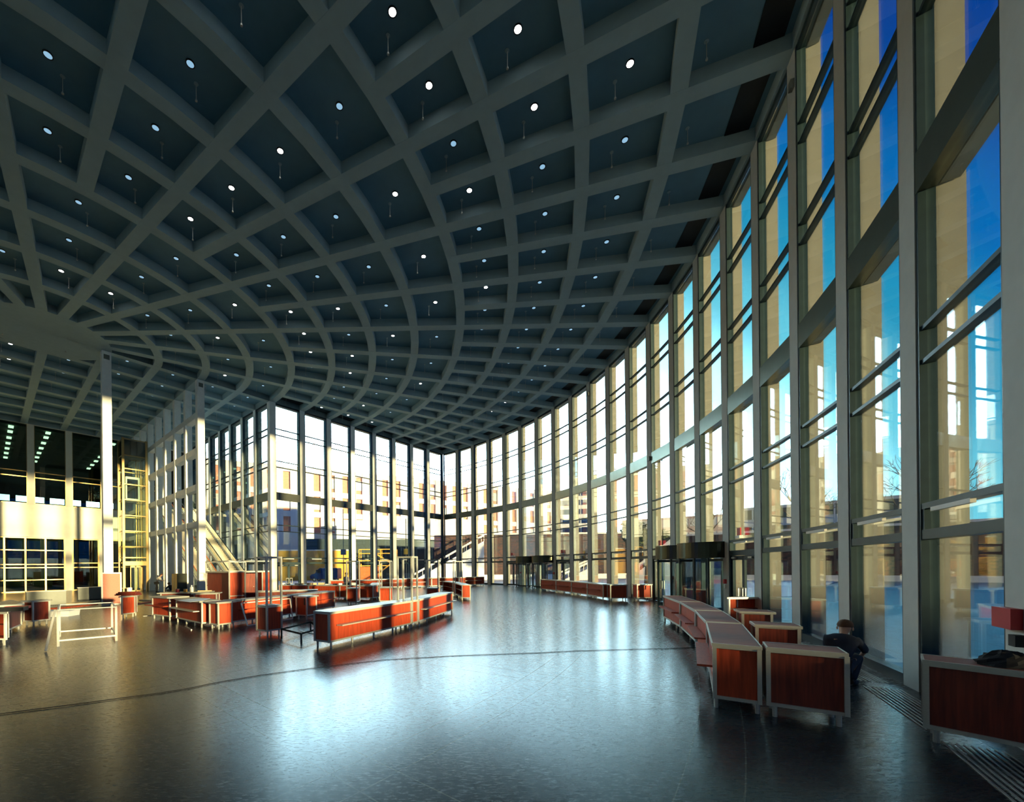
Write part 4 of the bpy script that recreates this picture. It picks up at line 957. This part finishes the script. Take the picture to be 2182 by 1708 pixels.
# long brick building
ba, bb_ = Vector((-52, 79)), Vector((34, 122)); bd = (bb_ - ba).normalized(); bn = Vector((bd.y, -bd.x))
root = tag(empty('brick_building', V3((ba + bb_) / 2, G0)), 'long brick building with pale pilasters behind the straight glass front', 'building')
m = MB(); wall_uv(ba, bb_, G0, 24, m, 12); m.build('brick_wall', M['brick'], root)
Lb = (bb_ - ba).length; m = MB()
for i in range(0, 31): p = ba + bd * (i * Lb / 30) + bn * .3; m.strip(p - bd * .85, p + bd * .85, .6, G0, 24.5)
m.strip(ba + bn * .1, bb_ + bn * .1, .5, G0, 9.6)
for z in (9.5, 14.2, 18.9, 24.0): m.strip(ba + bn * .2, bb_ + bn * .2, .5, z - .6, z + .6)
m.build('pilasters', M['concrete'], root)
for i in range(30):
    if i % 3 == 1: continue
    p = ba + bd * ((i + .5) * Lb / 30) + bn * .04
    for z in (11.8, 16.5, 21.5):
        if (i + int(z)) % 2: continue
        f_ = MB(); f_.strip(p - bd * .9, p + bd * .9, .1, z - 1.1, z + 1.1); wn = f_.build('building_window', M['white'], root)
        g_ = MB(); q = p + bn * .06; g_.strip(q - bd * .75, q + bd * .75, .04, z - .95, z + .95); g_.build('window_pane', M['pane'], wn)
# white bridge deck with dark glazing below
root = tag(empty('white_annex', V3((-8, 86), G0)), 'long white annex with a dark glazed ground floor', 'building')
m = MB(); m.strip((-22, 86.5), (9, 94), 6, 8.2, 12.2); m.build('parapet', M['concrete'], root)
m = MB(); m.strip((-28, 83), (9, 93), 3, G0, 8.2); m.build('dark_glazing', M['dark'], root)
for i in range(6):
    q = Vector((-22, 87.2)) + Vector((31, 8)) * i / 5 + Vector((.6, -3)); m = MB(); m.strip(q - Vector((.6, .15)), q + Vector((.6, .15)), 1.0, G0, 8.2); m.build('annex_pier', M['concrete'], root)
# yellow shed
root = tag(empty('yellow_shed', V3((-26, 79), G0)), 'low yellow shed wall behind the blue van', 'shed')
m = MB(); m.strip((-31, 78.5), (-17.5, 80.5), 3, G0, 5.6); m.build('shed_wall', M['yellow'], root)
m = MB(); m.strip((-31.2, 78.5), (-17.3, 80.5), 3.3, 5.6, 5.8); m.build('shed_roof', M['concrete'], root)
# yellow scaffold stair
root = tag(empty('scaffold_stair', V3((-14, 80), G0)), 'yellow scaffold stair beside the shed', 'stair')
m = MB()
for x in (-15.8, -13.4, -11.6, -8.6):
    for y in (79, 81): m.strip((x - .08, y), (x + .08, y), .16, G0, 5.8)
for z in (2.6, 3.6, 5.0, 5.8): m.strip((-15.8, 79), (-8.6, 79), .12, z - .08, z + .08)
m.bar((-13.4, 79, 0), (-9.5, 79, 3.0), .5, .2); m.bar((-9.5, 79, 3.0), (-13.2, 79, 5.4), .5, .2)
m.build('stair_frame', M['yellow'], root)
m = MB(); m.strip((-15.6, 80), (-11.8, 80), 1.8, G0, 2.4); m.build('orange_tarpaulin', M['rail'], root)
# embankment wall
ea, eb, ec = Vector((-1.0, 74)), Vector((34, 74)), Vector((70, 42))
root = tag(empty('embankment_wall', V3((30, 72), G0)), 'dark clinker brick embankment wall across the square', 'wall')
m = MB(); wall_uv(ea, eb, G0, 8.0, m, 3); wall_uv(eb, ec, G0, 7.0, m, 3); m.build('brick_face', M['darkbrick'], root)
m = MB(); m.strip(ea + Vector((0, -.6)), eb + Vector((0, -.6)), .5, G0, .75); m.strip(eb + Vector((-.3, -.6)), ec + Vector((-.3, -.6)), .5, G0, .6); m.build('plinth_kerb', M['concrete'], root)
m = MB(); m.strip(ea, eb, .8, 8.0, 8.3); m.strip(eb, ec, .8, 7.0, 7.3); m.build('coping', M['concrete'], root)
def ramp(label, p, q, z0, z1, w=3.0):
    root = tag(empty('outdoor_stair', V3(p, G0)), label, 'stair', 'white outdoor stairs'); p = Vector(p); q = Vector(q); d = (q - p).normalized(); n = Vector((d.y, -d.x)) * w / 2
    m = MB(); m.hexa([V3(p - n, G0), V3(q - n, G0), V3(q + n, G0), V3(p + n, G0)], [V3(p - n, z0), V3(q - n, z1), V3(q + n, z1), V3(p + n, z0)]); m.build('stair_body', M['concrete'], root)
    m = MB()
    for s in (-1, 1):
        m.bar(V3(p + n * s, z0 + 1.0), V3(q + n * s, z1 + 1.0), .25, .3)
        for i in range(9): t = i / 8; c = p + n * s + (q - p) * t; m.strip(c - d * .04, c + d * .04, .08, z0 + (z1 - z0) * t, z0 + (z1 - z0) * t + 1.0)
    m.build('railing', M['concrete'], root)
ramp('white stair rising along the embankment near the inner corner', (-4.5, 70), (7.5, 70.5), 0, 6.6)
ramp('white stair rising to the right, seen behind the eleventh window bay', (31, 66), (36.5, 62.5), 0, 5.5)
ramp('white stair seen behind the ninth window bay', (20.5, 68), (25.5, 68), 0, 2.2)
# pale towers beyond the wall
def tower(label, p, w, d, h, wm, fm, fl, cols, group='buildings beyond the square', name='office_tower'):
    root = tag(empty(name, V3(p, G0)), label, 'building', group); p = Vector(p); dirv = Vector((p.y, -p.x)).normalized(); nn = Vector((-dirv.y, dirv.x))
    nn = nn if nn.dot(p) > 0 else -nn
    m = MB(); m.strip(p - dirv * w / 2 + nn * d / 2, p + dirv * w / 2 + nn * d / 2, d, G0, h); m.build('tower_body', M[wm], root)
    fh = h / fl
    for i in range(fl):
        m = MB(); z = fh * (i + .55); m.strip(p - dirv * (w / 2 - .8) - nn * .05, p + dirv * (w / 2 - .8) - nn * .05, .2, z - fh * .28, z + fh * .28); bnd = m.build('window_band', M[fm], root)
        m = MB()
        for j in range(cols): c = p + dirv * (-w / 2 + .8 + (w - 1.6) * j / (cols - 1)) - nn * .14; m.strip(c - dirv * .12, c + dirv * .12, .12, z - fh * .28, z + fh * .28)
        m.build('mullions', M[wm], bnd)
tower('glass office tower above the embankment wall', (42, 150), 28, 14, 30, 'concrete', 'blue', 9, 9)
tower('pink brick block right of the glass tower', (75, 125), 34, 14, 17, 'brick', 'white', 4, 10)
tower('white block above the wall on the right', (72, 78), 26, 12, 14, 'concrete', 'spandrel', 4, 9)
tower('reddish block on the far right beyond the square', (90, 44), 30, 12, 13, 'brick', 'white', 4, 9)
# van
def van(loc, yaw):
    root = tag(empty('van', V3(loc, G0)), 'dark blue delivery van parked in front of the yellow shed', 'van'); root.rotation_euler = (0, 0, yaw)
    prof = [(-2.6, .45), (2.5, .45), (2.6, .95), (2.35, 1.25), (1.65, 1.45), (0.95, 2.25), (.7, 2.4), (-2.45, 2.4), (-2.6, 2.2)]
    def loc_obj(mb, name, matn, par=root, bev=0):
        o = mb.build(name, M[matn], None, bev); o.data.transform(Matrix.Translation(ORG[o.name])); o.location = (0, 0, 0); o.parent = par; return o
    m = MB(); n = len(prof)
    for y in (-.95, .95): m.v += [(p[0], y, p[1]) for p in prof]
    m.f.append(tuple(range(n))); m.f.append(tuple(reversed(range(n, 2 * n)))); m.uv += [None, None]
    for i in range(n): j = (i + 1) % n; m.f.append((i, i + n, j + n, j)); m.uv.append(None)
    loc_obj(m, 'van_body', 'blue', bev=.06)
    for x in (-1.7, 1.7):
        for y in (-.93, .93):
            w = MB(); w.tube([(x, y - .12, .36), (x, y + .12, .36)], .36, 16); wh = loc_obj(w, 'wheel', 'rubber')
            h = MB(); h.tube([(x, y - .14, .36), (x, y + .14, .36)], .18, 12); loc_obj(h, 'hubcap', 'alu', wh)
    for y in (-.96, .96): w = MB(); w.box((.95, y, 1.8), (1, 0, 0), (0, 1, 0), (0, 0, 1), .45, .01, .28); loc_obj(w, 'side_window', 'black')
    w = MB(); w.face([(1.68, -.8, 1.5), (1.68, .8, 1.5), (1.02, .8, 2.24), (1.02, -.8, 2.24)]); loc_obj(w, 'windscreen', 'black')
    for y in (-.7, .7): w = MB(); w.blob((2.5, y, .95), .08, .14, .1, 8, 5); loc_obj(w, 'headlight', 'white')
van((-20.5, 72.5), PI - .15)
# street lamps with square boxes
for (x, y, zt, mt, lb) in ((-14.3, 60, 11.0, 'blue', 'tall thin mast with a pale blue box'), (-5.0, 60, 9.5, 'yellow', 'tall thin mast with a yellow box')):
    root = tag(empty('street_lamp', (x, y, G0)), lb + ' outside the straight glass front', 'lamp'); m = MB(); m.cyl((x, y), .06, G0, zt, 8); m.build('mast', M['grey'], root)
    m = MB(); m.box((x, y, 4.6), (1, 0, 0), (0, 1, 0), (0, 0, 1), .35, .3, .4); m.build('lamp_box', M[mt], root)
# bare trees
def tree(label, loc, h, leafy=False, seed=1):
    random.seed(seed); root = tag(empty('bare_tree' if not leafy else 'leafy_tree', V3(loc, G0)), label, 'tree', 'trees on the square')
    tk = MB(); tk.tube([(loc[0], loc[1], G0), (loc[0] + .1, loc[1], h * .3), (loc[0], loc[1] + .1, h * .5)], [.24, .17, .12], 8); tk.build('trunk', M['bark'], root)
    br = MB()
    def grow(p, d, l, r, n):
        q = p + d * l + Vector((random.uniform(-.1, .1), random.uniform(-.1, .1), 0)) * l; br.tube([p, (p + q) / 2 + Vector((random.uniform(-.06, .06) * l, 0, 0)), q], [r, r * .85, r * .6], 5, False)
        if n == 0: return [q]
        out = []
        for i in range(3):
            dd = (d + Vector((random.uniform(-.8, .8), random.uniform(-.8, .8), random.uniform(-.25, .5)))).normalized(); out += grow(q, dd, l * random.uniform(.6, .8), r * .6, n - 1)
        return out
    tips = []
    for i in range(4):
        d = Vector((math.cos(i * 1.6 + seed) * .6, math.sin(i * 1.6 + seed) * .6, .8)).normalized(); tips += grow(Vector((loc[0], loc[1], h * (.34 + .05 * i))), d, h * .15, .075, 4)
    br.build('branches', M['bark'], root)
    if leafy:
        lf = MB()
        for t in tips:
            for _ in range(3): lf.blob(tuple(t + Vector([random.uniform(-.4, .4) for _ in range(3)])), .16, .16, .1, 5, 3)
        tag(lf.build('foliage', M['leaf'], root), kind='stuff')
tree('bare tree seen through the window bays above the near revolving doors', (30, 45), 12.5, seed=2)
tree('bare tree seen through the bay right of the near double door', (34, 38), 13, seed=5)
tree('bare tree in the window bay with the widest cream fin', (33, 27), 11, seed=9)
tree('small leafy tree with a sunlit trunk left of the near double door', (26.5, 52), 9, True, seed=4)
# mast shape added outside, stands in for the lift's reflection in the glass
root = tag(empty('lift_reflection', (31, 21, G0)), 'dark mast shape standing in for the lift reflection in the rightmost window', 'mast'); m = MB(); m.strip((30.8, 21), (31.2, 21), .35, G0, 15.5)
m.build('reflection_post', M['dark'], root); m = MB()
for i, z in enumerate((5.0, 8.2, 11.3, 12.2, 13.0, 13.8)): m.bar((29.3, 19.6, z), (32.7, 22.4, z + .15), .14, .18)
m.bar((31, 21, 13.6), (32.4, 22.0, 15.6), .1, .1); m.build('reflection_arm', M['dark'], root)
